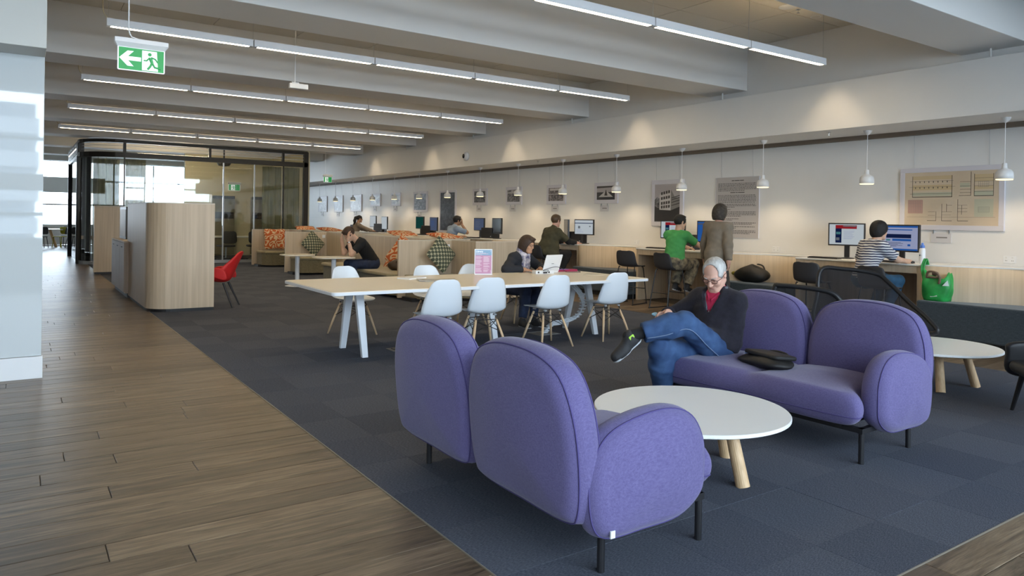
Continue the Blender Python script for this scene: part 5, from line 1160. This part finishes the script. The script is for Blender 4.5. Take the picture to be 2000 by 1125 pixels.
class Body:
    """joints in the person's own frame: faces +y, +x is the person's right"""
    def __init__(s, loc, yaw, h=1.72, pelvis=.5, lean=0., hunch=.15, twist=0., head=(0, 0, 0), hands=None, feet=None, elbow=None, knee=None, side=0., tk=1., sw=.175):
        s.loc, s.yaw = np.array(loc, float), yaw; k = s.k = h/1.75; s.P = V3(0, 0, pelvis); sp = lambda a: unit((sin(side), sin(a), cos(a)))
        s.u1, s.u2 = sp(lean), sp(lean+hunch); s.W = s.P+s.u1*.17*k*tk; s.C = s.W+unit(s.u1+s.u2)*.19*k*tk; s.N = s.C+s.u2*.17*k*tk
        rt = V3(cos(twist), sin(twist), 0); s.rt = unit(rt-s.u2*(rt@s.u2)); s.fw = np.cross(s.u2, s.rt)
        s.S = {1: s.N-s.u2*.055*k+s.rt*sw*k-s.fw*.01, -1: s.N-s.u2*.055*k-s.rt*sw*k-s.fw*.01}; s.Hp = {1: s.P+V3(.09*k, 0, -.01), -1: s.P+V3(-.09*k, 0, -.01)}
        yw, pt, rl = head; f = V3(sin(yw)*cos(pt), cos(yw)*cos(pt), sin(pt)); r = V3(cos(yw), -sin(yw), 0); u = np.cross(r, f); s.hr, s.hu, s.hf = r*cos(rl)+u*sin(rl), u*cos(rl)-r*sin(rl), f
        nk = unit(s.u2+.35*V3(0, sin(lean), .6)); s.H = s.N+nk*.085*k+s.hu*.095*k+s.hf*.025*k
        s.E, s.Wr, s.K, s.A, s.hand, s.foot = {}, {}, {}, {}, {}, {}
        for sd in (1, -1):
            tgt, hd, hn, cu = hands[sd]; el = (elbow or {}).get(sd, (sd*.6, -.4, -1)); s.E[sd], s.Wr[sd] = ik(s.S[sd], V3(*tgt), .295*k, .255*k, el); s.hand[sd] = (unit(hd), unit(hn), cu)
            tg, fd = feet[sd]; kn = (knee or {}).get(sd, (sd*.1, 1, .5)); s.K[sd], s.A[sd] = ik(s.Hp[sd], V3(*tg), .43*k, .42*k, kn); s.foot[sd] = unit(fd)
    def torso(s, d, g, fat=1., bust=0., legs=False):
        k = s.k; A1 = np.array([s.rt, np.cross(s.u1, s.rt), s.u1]); A2 = np.array([s.rt, s.fw, s.u2]); q = lambda *r: tuple(x*k+g for x in r)
        d.ell(s.P+s.u1*.03*k, q(.165*fat, .115*fat, .12), A1, .05).ell(s.W, q(.142*fat, .105*fat, .15), A1, .06).ell(s.C+s.u2*.01, q(.155*(.4+.6*fat), .108*(.4+.6*fat), .17), A2, .06)
        d.cap(s.S[1]-s.rt*.02, s.S[-1]+s.rt*.02, .055*k+g, None, .05); d.cap(s.N-s.u2*.02-s.fw*.01, s.S[1], .05*k+g, .045*k+g, .05).cap(s.N-s.u2*.02-s.fw*.01, s.S[-1], .05*k+g, .045*k+g, .05)
        if bust:
            for x in (-1, 1): d.ell(s.C+s.u2*.0+s.fw*.075*k+s.rt*x*.07*k, (.07*k*bust+g, .06*k*bust+g, .07*k*bust+g), A2, .04)
    def arm(s, d, sd, g, upto=2., cutn=True, fl=1.):
        k = s.k; a, e, w_ = s.S[sd], s.E[sd], s.Wr[sd]
        if upto <= 1:
            p = a+(e-a)*upto; n = unit(e-a); d.cap(a, p+n*.03, .055*k+g, .047*k*fl+g, .04, [(p, n)])
        else:
            t = upto-1; p = e+(w_-e)*t; n = unit(w_-e); d.cap(a, e, .054*k+g, .043*k*fl+g, .035).cap(e, p+n*.02, .042*k*fl+g, (.042+(.030-.042)*t)*k*fl+g, .03, [(p, n)] if t < 1 else [])
    def leg(s, d, sd, g, upto=2., fl=1.):
        k = s.k; h, kn, a = s.Hp[sd], s.K[sd], s.A[sd]; d.cap(h, kn, .083*k+g, .057*k+g, .04); t = upto-1
        if t > 0: p = kn+(a-kn)*t; n = unit(a-kn); d.cap(kn, kn+(a-kn)*.35*t, .055*k+g, .056*k*fl+g, .03).cap(kn+(a-kn)*.35*t, p+n*.02, .056*k*fl+g, (.038*k*fl+g), .03, [(p, n)])
    def handp(s, d, sd, fr=1.):
        k = s.k; hd, hn, cu = s.hand[sd]; w_ = s.Wr[sd]; ac = unit(np.cross(hd, hn))*sd        # across, towards the thumb side
        d.cap(w_, w_+hd*.03*k, .027*k, .026*k, .02)
        for o in (-.026, -.009, .009, .026): d.cap(w_+hd*.03*k+ac*o*.7*k, w_+hd*.088*k+ac*o*k, .0135*k, .0125*k, .014)
        for i, (o, L_) in enumerate(((.029, .92), (.0095, 1.), (-.0095, .95), (-.028, .78))):
            p = w_+hd*.09*k+ac*o*k; a = cu*.5; rr = .0088*k*(1.05-.06*i)
            for seg in (.042, .027, .021): dr = hd*cos(a)+hn*sin(a); p2 = p+dr*seg*L_*k; d.cap(p, p2, rr, rr*.9, .004); p = p2; rr *= .92; a += cu*.75
        p = w_+hd*.025*k+ac*.026*k; dr = unit(hd*.6+ac*.75+hn*.3); p2 = p+dr*.045*k; d.cap(p, p2, .0135*k, .011*k, .012); dr = unit(hd*.95+ac*.2+hn*(.3+.3*cu)); p3 = p2+dr*.032*k; d.cap(p2, p3, .0108*k, .0098*k, .004); d.cap(p3, p3+unit(dr+hn*.3*cu)*.024*k, .0095*k, .008*k, .004)
    def headp(s, d, fem=False):
        k = s.k; r, u, f, H = s.hr, s.hu, s.hf, s.H; A = np.array([r, f, u]); q = lambda a, b, c: H+(r*a+f*b+u*c)*k
        d.cap(s.N-s.u2*.03, q(0, -.018, -.06), (.054 if fem else .060)*k, (.048 if fem else .056)*k, .025)
        d.ell(q(0, -.012, .028), (.074*k, .095*k, .088*k), A, .03).ell(q(0, .022, -.048), (.054*k, .064*k, .068*k), A, .03).cap(q(-.012, .068, -.098), q(.012, .068, -.098), .019*k, None, .025)
        for x in (-1, 1):
            d.cap(q(x*.055, -.01, -.055), q(x*.022, .06, -.092), .020*k, .016*k, .03); d.ell(q(x*.036, .062, -.025), (.026*k, .022*k, .028*k), A, .025)
            d.ell(q(x*.031, .100, .010), (.019*k, .016*k, .013*k), A, .012, None, True); d.cap(q(x*.012, .086, .030), q(x*.046, .070, .030), .0105*k, .008*k, .012)
            d.ell(q(x*.031, .0755, .010), (.0150*k, .0130*k, .0120*k), A, .004)
            d.ell(q(x*.076, -.012, -.002), (.010*k, .020*k, .032*k), A, .008); d.ell(q(x*.084, -.006, .0), (.007*k, .010*k, .018*k), A, .004, None, True)
            d.ell(q(x*.012, .098, -.030), (.009*k, .010*k, .008*k), A, .008)
        d.cap(q(0, .086, .022), q(0, .108, -.024), .0085*k, .0125*k, .012)
        d.cap(q(-.018, .0835, -.056), q(.018, .0835, -.056), .0068*k, None, .006).cap(q(-.015, .0825, -.0665), q(.015, .0825, -.0665), .0078*k, None, .006)
        d.cap(q(-.02, .094, -.0612), q(.02, .094, -.0612), .0028*k, None, .004, None, True)
    def q(s, a, b, c): return s.H+(s.hr*a+s.hf*b+s.hu*c)*s.k
    def root(s, label, cat='person'): s.o = thing('person', label, cat, tuple(s.loc), s.yaw); return s.o
    def body(s, skin, res, feet=False):
        d = SDF(.02); s.torso(d, -.012); s.headp(d)
        for sd in (1, -1): s.arm(d, sd, 0); s.handp(d, sd); s.leg(d, sd, -.008)
        sk = sdf_obj(d, 'body', skin, s.o, res); return sk
    def shoes(s, m_, res, sole=None, L_=.26):
        for sd in (1, -1):
            a, f = s.A[sd], s.foot[sd]; k = s.k; up = unit(V3(0, 0, 1)-f*f[2]) if abs(f[2]) < .9 else unit(s.K[sd]-a); sh = unit(a-s.K[sd]); dn = -up; d = SDF(.03)
            he = a+dn*.055*k-f*.035*k; to = a+dn*.062*k+f*.155*k; d.cap(he, to, .036*k, .034*k).cap(a-sh*.01, a+dn*.03*k, .043*k, .045*k).cap(a+dn*.02*k, to-f*.05, .04*k, .036*k); d.cap(a+dn*.065*k+f*.09*k, to, .043*k, .036*k)
            bt = a+dn*.088*k; o = sdf_obj(d, 'shoe', m_, s.o, res, [(bt, dn)])
            if sole:
                e = SDF(.02).cap(he, to, .041*k, .038*k).cap(a+dn*.065*k+f*.09*k, to, .047*k, .039*k); sdf_obj(e, 'sole', sole, o, res, [(a+dn*.095*k, dn), (a+dn*.072*k, -dn)])
    def hair(s, m_, res, kind='short'):
        k = s.k; A = np.array([s.hr, s.hf, s.hu]); d = SDF(.015)
        d.ell(s.q(0, -.016, .034), (.083*k, .102*k, .094*k), A)
        if kind == 'receding': d.ell(s.q(0, .125, .065), (.075*k, .115*k, .085*k), A, .012, None, True); d.ell(s.q(0, .09, -.045), (.10*k, .082*k, .10*k), A, .01, None, True); cuts = [(s.q(0, -.05, -.055), unit(-s.hu*1-s.hf*.1))]
        elif kind == 'short': d.ell(s.q(0, -.015, .04), (.094*k, .110*k, .100*k), A, .02); d.ell(s.q(0, .115, -.025), (.082*k, .078*k, .092*k), A, .012, None, True); cuts = [(s.q(0, -.06, -.065), unit(-s.hu+s.hf*.4))]; d.ell(s.q(0, .05, .105), (.05*k, .05*k, .02*k), A, .02)
        elif kind == 'bob':
            d.ell(s.q(0, -.02, .02), (.105*k, .118*k, .115*k), A, .02); d.ell(s.q(0, -.04, -.06), (.110*k, .098*k, .128*k), A, .05); d.ell(s.q(0, .135, -.055), (.088*k, .122*k, .118*k), A, .012, None, True); cuts = [(s.q(0, -.06, -.135), unit(-s.hu))]; d.ell(s.q(-.01, .055, .095), (.065*k, .045*k, .022*k), A, .02)
        elif kind == 'pixie': d.ell(s.q(0, -.02, .035), (.104*k, .118*k, .108*k), A, .02); d.ell(s.q(0, -.045, -.025), (.092*k, .090*k, .098*k), A, .03); d.ell(s.q(0, .115, -.035), (.072*k, .085*k, .098*k), A, .012, None, True); cuts = [(s.q(0, -.07, -.105), unit(-s.hu+s.hf*.25))]
        else:   # ponytail
            d.ell(s.q(0, .11, -.03), (.074*k, .075*k, .09*k), A, .012, None, True); d.chain([s.q(0, -.105, .05), s.q(0, -.15, .02), s.q(0, -.165, -.08), s.q(0, -.14, -.2), s.q(0, -.12, -.27)], [.032*k, .045*k, .05*k, .042*k, .015*k], .03); cuts = []
        # keep ears clear
        if kind in ('short', 'receding', 'ponytail'):
            for x in (-1, 1): d.ell(s.q(x*.085, -.008, -.012), (.022*k, .026*k, .040*k), A, .006, None, True)
        return sdf_obj(d, 'hair', m_, s.o, res, cuts, (.0016, 150) if kind != 'receding' else (.0012, 130))
    def glasses(s, m_):
        g = MB(); k = s.k; r = .0021 if k else 0
        for x in (-1, 1):
            ring = [s.q(x*.033+.024*cos(a), .098-.006*abs(cos(a)), .008+.017*(abs(sin(a))**.7)*(1 if sin(a) > 0 else -1)) for a in np.linspace(0, 2*PI, 18, endpoint=False)]
            g.tube(ring, .0024, 6, closed=True); g.tube([s.q(x*.057, .094, .014), s.q(x*.078, .06, .014), s.q(x*.083, -.015, .010)], .0022, 6)
        g.tube([s.q(-.010, .1, .012), s.q(0, .106, .015), s.q(.010, .1, .012)], .0022, 6); return g.build('glasses', m_, s.o, smooth=True)
    def loc_pt(s, w_):   # world point into the person's frame
        p = np.array(w_, float)-s.loc; c, n = cos(-s.yaw), sin(-s.yaw); return (p[0]*c-p[1]*n, p[0]*n+p[1]*c, p[2])
def lp(loc, yaw, w_): p = np.array(w_, float)-np.array(loc, float); c, n = cos(-yaw), sin(-yaw); return (p[0]*c-p[1]*n, p[0]*n+p[1]*c, p[2])
def lv(yaw, v): c, n = cos(-yaw), sin(-yaw); return (v[0]*c-v[1]*n, v[0]*n+v[1]*c, v[2])
def skin(name, c): return mat('skin_'+name, c, .5, var=.06, vscale=18, spec=.35)
SK1, SK2, SK3, SK4 = skin('fair', (.62, .36, .27)), skin('tan', (.50, .28, .17)), skin('light', (.60, .38, .27)), skin('olive', (.40, .23, .14))
H_grey = mat('grey_hair', (.30, .28, .26), .6, col2=(.55, .53, .50), vscale=30, stretch=(1, 1, .3), bump=.5, bscale=120); H_blk = mat('black_hair', (.008, .007, .007), .7, bump=.5, bscale=120); H_brn = mat('brown_hair', (.040, .020, .011), .65, bump=.5, bscale=120); H_dk = mat('dark_grey_hair', (.026, .021, .016), .7, col2=(.055, .046, .037), vscale=30, bump=.5, bscale=120)
M_jean = mat('blue_denim', (.016, .045, .125), .85, col2=(.042, .095, .215), vscale=9, bump=.35, bscale=220); M_jeand = mat('dark_denim', (.018, .03, .07), .85, var=.3, vscale=12, bump=.3, bscale=200)
M_stitch = mat('denim_stitch', (.16, .22, .34), .8); M_fleece = mat('navy_fleece', (.011, .0095, .017), .95, var=.25, vscale=40, bump=.5, bscale=160, sheen=.06); M_collar = mat('grey_collar', (.10, .11, .13), .9, bump=.4, bscale=150)
M_polo = mat('crimson_polo', (.42, .012, .06), .8, bump=.3, bscale=160); M_shoe = mat('black_shoe', (.02, .02, .022), .7, bump=.3, bscale=120); M_sole = mat('pale_sole', (.55, .57, .60), .6); M_sock = mat('black_sock', (.012, .012, .013), .9); M_lime = mat('lime_tag', (.35, .62, .05), .5)
M_blackt = mat('black_cotton', (.012, .012, .013), .9, bump=.2, bscale=120)

# ---------------- the man on the sofa
L0, Y0 = (4.44, 3.76, 0), rad(103)
w2 = lambda *p: lp(L0, Y0, p); v2 = lambda *p: lv(Y0, p)
B = Body(L0, Y0, 1.82, .45, lean=-.50, hunch=.50, tk=.85, sw=.152, head=(-.05, -.62, .04),
    hands={1: (w2(4.20, 3.97, .735), v2(-.85, .15, -.1), v2(.1, -.6, -.6), .9), -1: (w2(4.30, 3.72, .60), v2(-.8, .35, .1), v2(0, .6, .8), .9)},
    feet={1: (w2(4.13, 3.93, .095), v2(-.9, .1, 0)), -1: (w2(3.74, 3.93, .60), v2(-.76, .25, -.60))}, elbow={1: (.8, -.5, -.6), -1: (-.55, -.75, -.8)}, knee={1: v2(-1, -.15, .6), -1: v2(-.35, -.5, 1.35)})
o = B.root('grey haired man with glasses in navy fleece and jeans, legs crossed on purple sofa'); R_ = .0072
B.body(SK1, R_)
B.hair(H_grey, .006, 'receding'); B.glasses(mat('brown_frame', (.06, .025, .02), .4))
e = MB()
for x in (-1, 1): e.tube([B.q(x*.016, .0955, .030), B.q(x*.034, .0925, .035), B.q(x*.05, .078, .029)], [.003, .0035, .002], 6)
e.build('eyebrows', H_grey, o, smooth=True)
MB().tube([B.q(-.019, .0925, -.0615), B.q(0, .0955, -.060), B.q(.019, .0925, -.0615)], [.0015, .0032, .0015], 6).build('lips', mat('lip_tone', (.42, .17, .14), .5), o, smooth=True)
d = SDF(.03); B.torso(d, .006, 1.05); d.cap(B.N-B.u2*.02, B.N+B.u2*.045, .068, .064, .02); sdf_obj(d, 'polo_shirt', M_polo, o, .009, [(B.P+B.u1*.12, -B.u1)])
d = SDF(.035); B.torso(d, .024, 1.12)
for sd in (1, -1): B.arm(d, sd, .022, 1.93, fl=1.15)
d.cap(B.N-B.u2*.03-B.fw*.012, B.N+B.u2*.035-B.fw*.008, .082, .080, .02)
vtop = B.N+B.u2*.06+B.fw*.085; vbot = B.C+B.u2*.03+B.fw*.125
for x in (-1, 0, 1): d.cap(vbot, vtop+B.rt*x*.05+B.fw*.01, .020, .052, .008, None, True)
d.cap(B.N-B.u2*.05, B.N+B.u2*.2, .062, .068, .008, None, True)
J = sdf_obj(d, 'fleece_jacket', M_fleece, o, R_, [(B.P+B.u1*.015, -B.u1)], (.0035, 34))
d = SDF(.01)
for x in (-1, 1): d.chain([vbot+B.rt*x*.020+B.fw*.006, B.N-B.u2*.015+B.rt*x*.062+B.fw*.07, B.N+B.u2*.045+B.rt*x*.078+B.fw*.01, B.N+B.u2*.05+B.rt*x*.045-B.fw*.07], [.007, .013, .016, .015])
sdf_obj(d, 'collar_trim', M_collar, J, .006); MB().tube([tuple(vbot+B.fw*.004), tuple(vbot-B.u2*.03+B.fw*.012)], .004, 6).build('zip_pull', M_chrome, J)
d = SDF(.01)
for x in (-1, 1): d.chain([B.C+B.u2*.105+B.fw*.118+B.rt*x*.010, B.N+B.u2*.0+B.rt*x*.045+B.fw*.066, B.N+B.u2*.045+B.rt*x*.064+B.fw*.0], [.006, .013, .012])
sdf_obj(d, 'polo_collar', M_polo, o, .006)
d = SDF(.03); k = B.k; A1 = np.array([B.rt, np.cross(B.u1, B.rt), B.u1]); d.ell(B.P+B.u1*.02, (.185, .135, .13), A1, .05, [(B.P+B.u1*.10, B.u1)])
B.leg(d, 1, .024, 1.90, 1.18); B.leg(d, -1, .024, 1.74, 1.2); Tz = sdf_obj(d, 'jeans', M_jean, o, R_, (), (.003, 40))
def seam(pts, r, nm='seam'): MB().tube(smoothpath([tuple(p) for p in pts], 6), r, 5).build(nm, M_stitch, Tz, smooth=True)
for sd in (1, -1):
    n = unit(np.cross(B.K[sd]-B.Hp[sd], B.A[sd]-B.K[sd])); n = n if n[0]*sd > 0 else -n
    if sd == -1: seam([B.Hp[sd]+n*.118, (B.Hp[sd]+B.K[sd])/2+n*.107, B.K[sd]+n*.093+B.fw*.0, B.K[sd]*.6+B.A[sd]*.4+n*.096, B.K[sd]*.28+B.A[sd]*.72+n*.080], .0035)
    else:
        m_ = unit(v2(-.45, -.9, 0)); seam([B.K[sd]+m_*.083, B.K[sd]*.6+B.A[sd]*.4+m_*.088, B.K[sd]*.12+B.A[sd]*.88+m_*.072], .0035)
d = SDF(.02); a, kn = B.A[-1], B.K[-1]; d.cap(kn*.40+a*.60, a, .046, .042); sdf_obj(d, 'sock', M_sock, o, .008); d = SDF(.02); a, kn = B.A[1], B.K[1]; d.cap(kn*.2+a*.8, a, .045, .042); sdf_obj(d, 'sock', M_sock, o, .008)
B.shoes(M_shoe, .007, M_sole)
f = B.foot[-1]; up = unit(V3(0, 0, 1)-f*f[2]); nn = unit(np.cross(f, up)); nn = nn if lv(-Y0, nn)[1] < 0 else -nn
MB().puff(rrect(-.022, .022, -.014, .014, .006, 3), .006, .002, M=plane_M(B.A[-1]+nn*.047-f*.005-up*.005, f, up)).build('lime_tag', M_lime, o)
ph = thing('phone_case', 'pale blue phone held by the man on the sofa', 'phone', (0, 0, 0)); c_ = np.array(L0)+np.array(lv(-Y0, B.Wr[1]+B.hand[1][0]*.075+B.hand[1][1]*.022)); place(ph, tuple(c_), rad(25), rad(20))
MB().prism(rrect(-.042, .042, -.075, .075, .012), -.006, .006).build('phone_body', mat('pale_blue_cover', (.22, .45, .60), .4), ph, bevel=.002)

# ---------------- woman with scarf at the long table
def seated(L0, yaw, lab, skin_, h, pelvis, lean, hunch, head, hw, fw_, hair, hm, res, elbow=None, knee=None, twist=0., curl=.5):
    B = Body(L0, yaw, h, pelvis, lean, hunch, twist, head, {sd: (lp(L0, yaw, hw[sd][0]), lv(yaw, hw[sd][1]), lv(yaw, hw[sd][2]), hw[sd][3] if len(hw[sd]) > 3 else curl) for sd in (1, -1)}, {sd: (lp(L0, yaw, fw_[sd][0]), lv(yaw, fw_[sd][1])) for sd in (1, -1)}, elbow, knee)
    o = B.root(lab); B.body(skin_, res); B.hair(hm, max(.007, res*.8), hair); return B, o
def trousers(B, m_, res, g=.016, upto=1.9, fl=1.1, noise=(.002, 40), top=.10, name='trousers'):
    d = SDF(.03); A1 = np.array([B.rt, np.cross(B.u1, B.rt), B.u1]); k = B.k; d.ell(B.P+B.u1*.02, (.172*k+g, .122*k+g, .12*k+g), A1, .05, [(B.P+B.u1*top, B.u1)])
    for sd in (1, -1): B.leg(d, sd, g, upto, fl)
    return sdf_obj(d, name, m_, B.o, res, (), noise)
def shirt(B, m_, res, g=.016, sleeve=1.93, fat=1.05, bust=0., hem=.03, fl=1.1, noise=(.0025, 34), name='shirt', neck=.03, collar=False):
    d = SDF(.035); B.torso(d, g, fat, bust)
    for sd in (1, -1): B.arm(d, sd, g, sleeve, fl=fl)
    if collar: d.cap(B.N-B.u2*.02-B.fw*.01, B.N+B.u2*.03-B.fw*.01, .072*B.k, .068*B.k, .015)
    else: d.cap(B.N+B.u2*neck, B.N+B.u2*.3, .085*B.k, .1*B.k, .01, None, True)
    return sdf_obj(d, name, m_, B.o, res, [(B.P+B.u1*hem, -B.u1)], noise)
Lw, Yw = (5.70, 8.40, 0), rad(201)
B, o = seated(Lw, Yw, 'woman with brown bob, glasses and scarf reading at the white laptop', SK2, 1.66, .51, .34, .22, (.08, -.26, 0), {1: ((5.64, 7.98, .775), (.5, -.45, -.05), (.1, .1, -1), .5), -1: ((5.96, 8.02, .775), (-.3, -.6, 0), (0, .1, -1), .4)},
    {1: ((5.62, 7.95, .09), (.1, -1, 0)), -1: ((5.82, 7.97, .09), (.15, -1, 0))}, 'bob', H_brn, .009, elbow={1: (1, .1, -.5), -1: (-1, .1, -.5)})
B.glasses(M_blackp); M_cardi = mat('charcoal_knit', (.016, .018, .024), .9, bump=.4, bscale=140)
MB().tube([B.q(-.017, .0925, -.0615), B.q(0, .0955, -.060), B.q(.017, .0925, -.0615)], [.0015, .0034, .0015], 6).build('lips', MATS['lip_tone'], o, smooth=True)
shirt(B, M_cardi, .010, .018, 1.95, 1.0, .9, name='cardigan'); trousers(B, M_jeand, .011); B.shoes(M_shoe, .01, M_sole)
M_scarf = mat('patterned_scarf', (.10, .10, .20), .9, col2=(.62, .58, .62), vscale=22, stretch=(1, 1, 1), bump=.5, bscale=60, detail=1)
d = SDF(.02); r1 = [B.N+B.u2*.03+(B.rt*cos(a)*.078+B.fw*sin(a)*.075)-B.u2*.03*sin(a) for a in np.linspace(0, 2*PI, 11)]; d.chain(r1, [.032]*11); d.chain([p+B.u2*.035-B.fw*.004 for p in r1], [.027]*11)
for x in (-.05, -.015, .05): d.chain([B.N+B.fw*.085+B.rt*x, B.C+B.fw*.155+B.rt*x*1.25, B.W+B.u2*.06+B.fw*.155+B.rt*x*1.4], [.028, .032, .028])
sdf_obj(d, 'scarf', M_scarf, o, .009, (), (.003, 90))

# ---------------- people at the counter
def W2L(v): return v
ST = (9.0, 5.13, 0); a = rad(-90+6)
def stripes():
    M, N, L, P = nodes('navy_white_stripes'); t = N.new('ShaderNodeTexCoord'); s_ = N.new('ShaderNodeSeparateXYZ'); L.new(t.outputs['Object'], s_.inputs[0]); n = N.new('ShaderNodeTexNoise'); n.inputs['Scale'].default_value = 5; L.new(t.outputs['Object'], n.inputs[0])
    a_ = N.new('ShaderNodeMath'); a_.operation = 'MULTIPLY_ADD'; a_.inputs[1].default_value = .05; L.new(n.outputs['Fac'], a_.inputs[0]); L.new(s_.outputs['Z'], a_.inputs[2]); m_ = N.new('ShaderNodeMath'); m_.operation = 'MULTIPLY'; m_.inputs[1].default_value = 31; L.new(a_.outputs[0], m_.inputs[0])
    f = N.new('ShaderNodeMath'); f.operation = 'FRACT'; L.new(m_.outputs[0], f.inputs[0]); r = ramp(N, [(0, (.02, .028, .075)), (.46, (.62, .62, .63))], 'CONSTANT'); L.new(f.outputs[0], r.inputs[0]); L.new(r.outputs[0], P.inputs['Base Color']); P.inputs['Roughness'].default_value = .9; return M
def at_counter(y, lab, skin_, hair, hm, h, top_m, bot_m, res=.012, x=9.02, yaw=-90, lean=.22, hunch=.25, head=(0, -.3, 0), hl=.2, sleeve=.62, fat=1.12, bust=0, handx=9.66, fl=1.1, twist=0., collar=False, pelvis=.745, trg=.018, hands=None, curl=.45, sneck=.03, rx=-.20, lx=.20, under=None):
    L0 = (x, y, 0); yw = rad(yaw); hw = hands or {1: ((handx, y+rx, .985), (1, .1, -.1), (0, 0, -1)), -1: ((handx, y+lx, .985), (1, -.1, -.1), (0, 0, -1))}
    B, o = seated(L0, yw, lab, skin_, h, pelvis, lean, hunch, head, hw, {sd: ((x-sin(yw)*.24+sd*cos(yw)*.11, y+cos(yw)*.24+sd*sin(yw)*.11, .38), (-sin(yw), cos(yw), -.2)) for sd in (1, -1)}, hair, hm, res, twist=twist, curl=curl)
    shirt(B, top_m, res, .018, sleeve, fat, bust, -.03, fl, collar=collar, neck=sneck); trousers(B, bot_m, res, trg, 1.92, 1.12)
    if under:
        d = SDF(.03)
        for sd in (1, -1): B.arm(d, sd, .014, 1.82, fl=1.1)
        sdf_obj(d, 'black_sleeves', under, o, res)
    B.shoes(M_shoe, .012, M_sole if res < .013 else None); return B, o
at_counter(5.16, 'dark haired person in navy and white striped top at the nearest computer', SK3, 'pixie', H_blk, 1.66, stripes(), mat('teal_denim', (.012, .06, .12), .85, var=.3, vscale=10, bump=.3, bscale=200), .011, x=9.06, yaw=-112, lean=.20, hunch=.22, head=(-.05, -.15, .0), sleeve=.80, fat=1.06, bust=.8, handx=9.56, rx=-.31, lx=.15, sneck=.015)
at_counter(8.40, 'person in bright green tee and patterned trousers on a stool at second desk', SK3, 'short', H_blk, 1.70, mat('bright_green_cotton', (.06, .32, .09), .85, var=.12, vscale=8), mat('printed_trousers', (.03, .028, .03), .9, col2=(.30, .25, .16), vscale=14, detail=6, bump=.2, bscale=90), .011, x=9.0, yaw=-78, lean=.14, hunch=.15, head=(.35, -.12, 0), sleeve=.78, fat=1.15, bust=.7, handx=9.6, rx=-.18, trg=.035, pelvis=.775)
at_counter(11.84, 'person in olive shirt over black sleeves working at third desk', SK1, 'short', mat('mid_brown_hair', (.09, .055, .03), .5, bump=.4, bscale=100), 1.78, mat('olive_shirt_cloth', (.062, .058, .030), .85, var=.15, vscale=9), M_blackt, .013, x=8.98, yaw=-88, lean=.16, hunch=.25, head=(-.15, -.12, 0), sleeve=.85, fat=1.62, handx=9.58, collar=True, rx=-.22, under=M_blackt)
o_ol = bpy.data.objects['person.004'] if 'person.004' in bpy.data.objects else None
yb = 16.08; at_counter(yb, 'person in pale blue shirt resting chin on hand at fourth desk', SK4, 'short', H_blk, 1.72, mat('pale_blue_shirt', (.26, .33, .43), .85, var=.1, vscale=9), M_jeand, .014, x=9.02, yaw=-90, lean=.24, hunch=.28, head=(0, -.05, 0), sleeve=.85, fat=1.05, hands={1: ((9.36, yb-.10, 1.30), (.1, .15, .9), (-.8, .2, .2)), -1: ((9.6, yb+.2, .985), (1, 0, -.1), (0, 0, -1))}, collar=True)
at_counter(22.35, 'person with dark ponytail in beige top at the sixth desk', SK4, 'ponytail', H_blk, 1.66, mat('beige_knit', (.24, .19, .14), .9, var=.1, vscale=9), M_jeand, .016, x=9.02, yaw=-92, lean=.18, hunch=.2, head=(0, -.12, 0), sleeve=1.9, fat=.95, bust=.7)
# standing person in grey-brown cardigan
Ls, Ys = (8.98, 7.50, 0), rad(-84)
B, o = seated(Ls, Ys, 'standing person with dark bob in grey brown cardigan seen from behind', SK1, 1.74, .92, .05, .08, (.12, -.12, 0), {1: ((8.93, 7.22, .84), (.1, .05, -1), (-.2, 1, 0), .6), -1: ((9.1, 7.84, .84), (.15, 0, -1), (-.2, -1, 0), .6)}, {1: ((8.95, 7.38, .09), (1, -.1, 0)), -1: ((8.98, 7.62, .09), (1, .1, 0))}, 'bob', H_dk, .011, elbow={1: (.5, -.8, 0), -1: (-.5, -.8, 0)}, curl=.6)
M_cd = mat('grey_brown_knit', (.20, .172, .135), .9, var=.12, vscale=10, bump=.3, bscale=120)
d = SDF(.035); B.torso(d, .026, 1.02, .6); d.cap(B.P+V3(0, 0, .05), B.P-V3(0, 0, .12), .175, .185, .05)
for sd in (1, -1): B.arm(d, sd, .022, 1.95, fl=1.15)
sdf_obj(d, 'cardigan', M_cd, o, .011, [(B.P-V3(0, 0, .13), V3(0, 0, -1)), (B.N+B.u2*.015, B.u2)], (.003, 30)); trousers(B, mat('grey_trousers', (.05, .048, .045), .9), .012); B.shoes(M_shoe, .012)
# person in black tee, head in hands, at the booth table
Lb, Yb = (5.78, 13.32, .004), rad(88)
B, o = seated(Lb, Yb, 'person in black tee bowed over the booth table, face in both hands', SK3, 1.86, .54, .50, .28, (0, -.72, 0), {1: ((5.20, 13.48, 1.00), (.02, -.15, .8), (.85, -.2, .1), .45), -1: ((5.22, 13.18, 1.00), (.02, .15, .8), (.85, .2, .1), .45)},
    {1: ((5.30, 13.46, .095), (-1, 0, 0)), -1: ((5.30, 13.18, .095), (-1, 0, 0))}, 'short', H_brn, .011, elbow={1: lv(Yb, (-.9, .1, -1.0)), -1: lv(Yb, (-.9, -.1, -1.0))})
shirt(B, M_blackt, .011, .016, .75, 1.05, 0, .0, name='tee_shirt'); trousers(B, M_jeand, .012); B.shoes(M_shoe, .012)
w_ = B.Wr[-1]; n = unit(B.E[-1]-w_); b = MB(); b.tube([tuple(w_+n*.03), tuple(w_+n*.05)], .036, 14, cap=False); b.build('wristwatch', M_chrome, o, smooth=True)
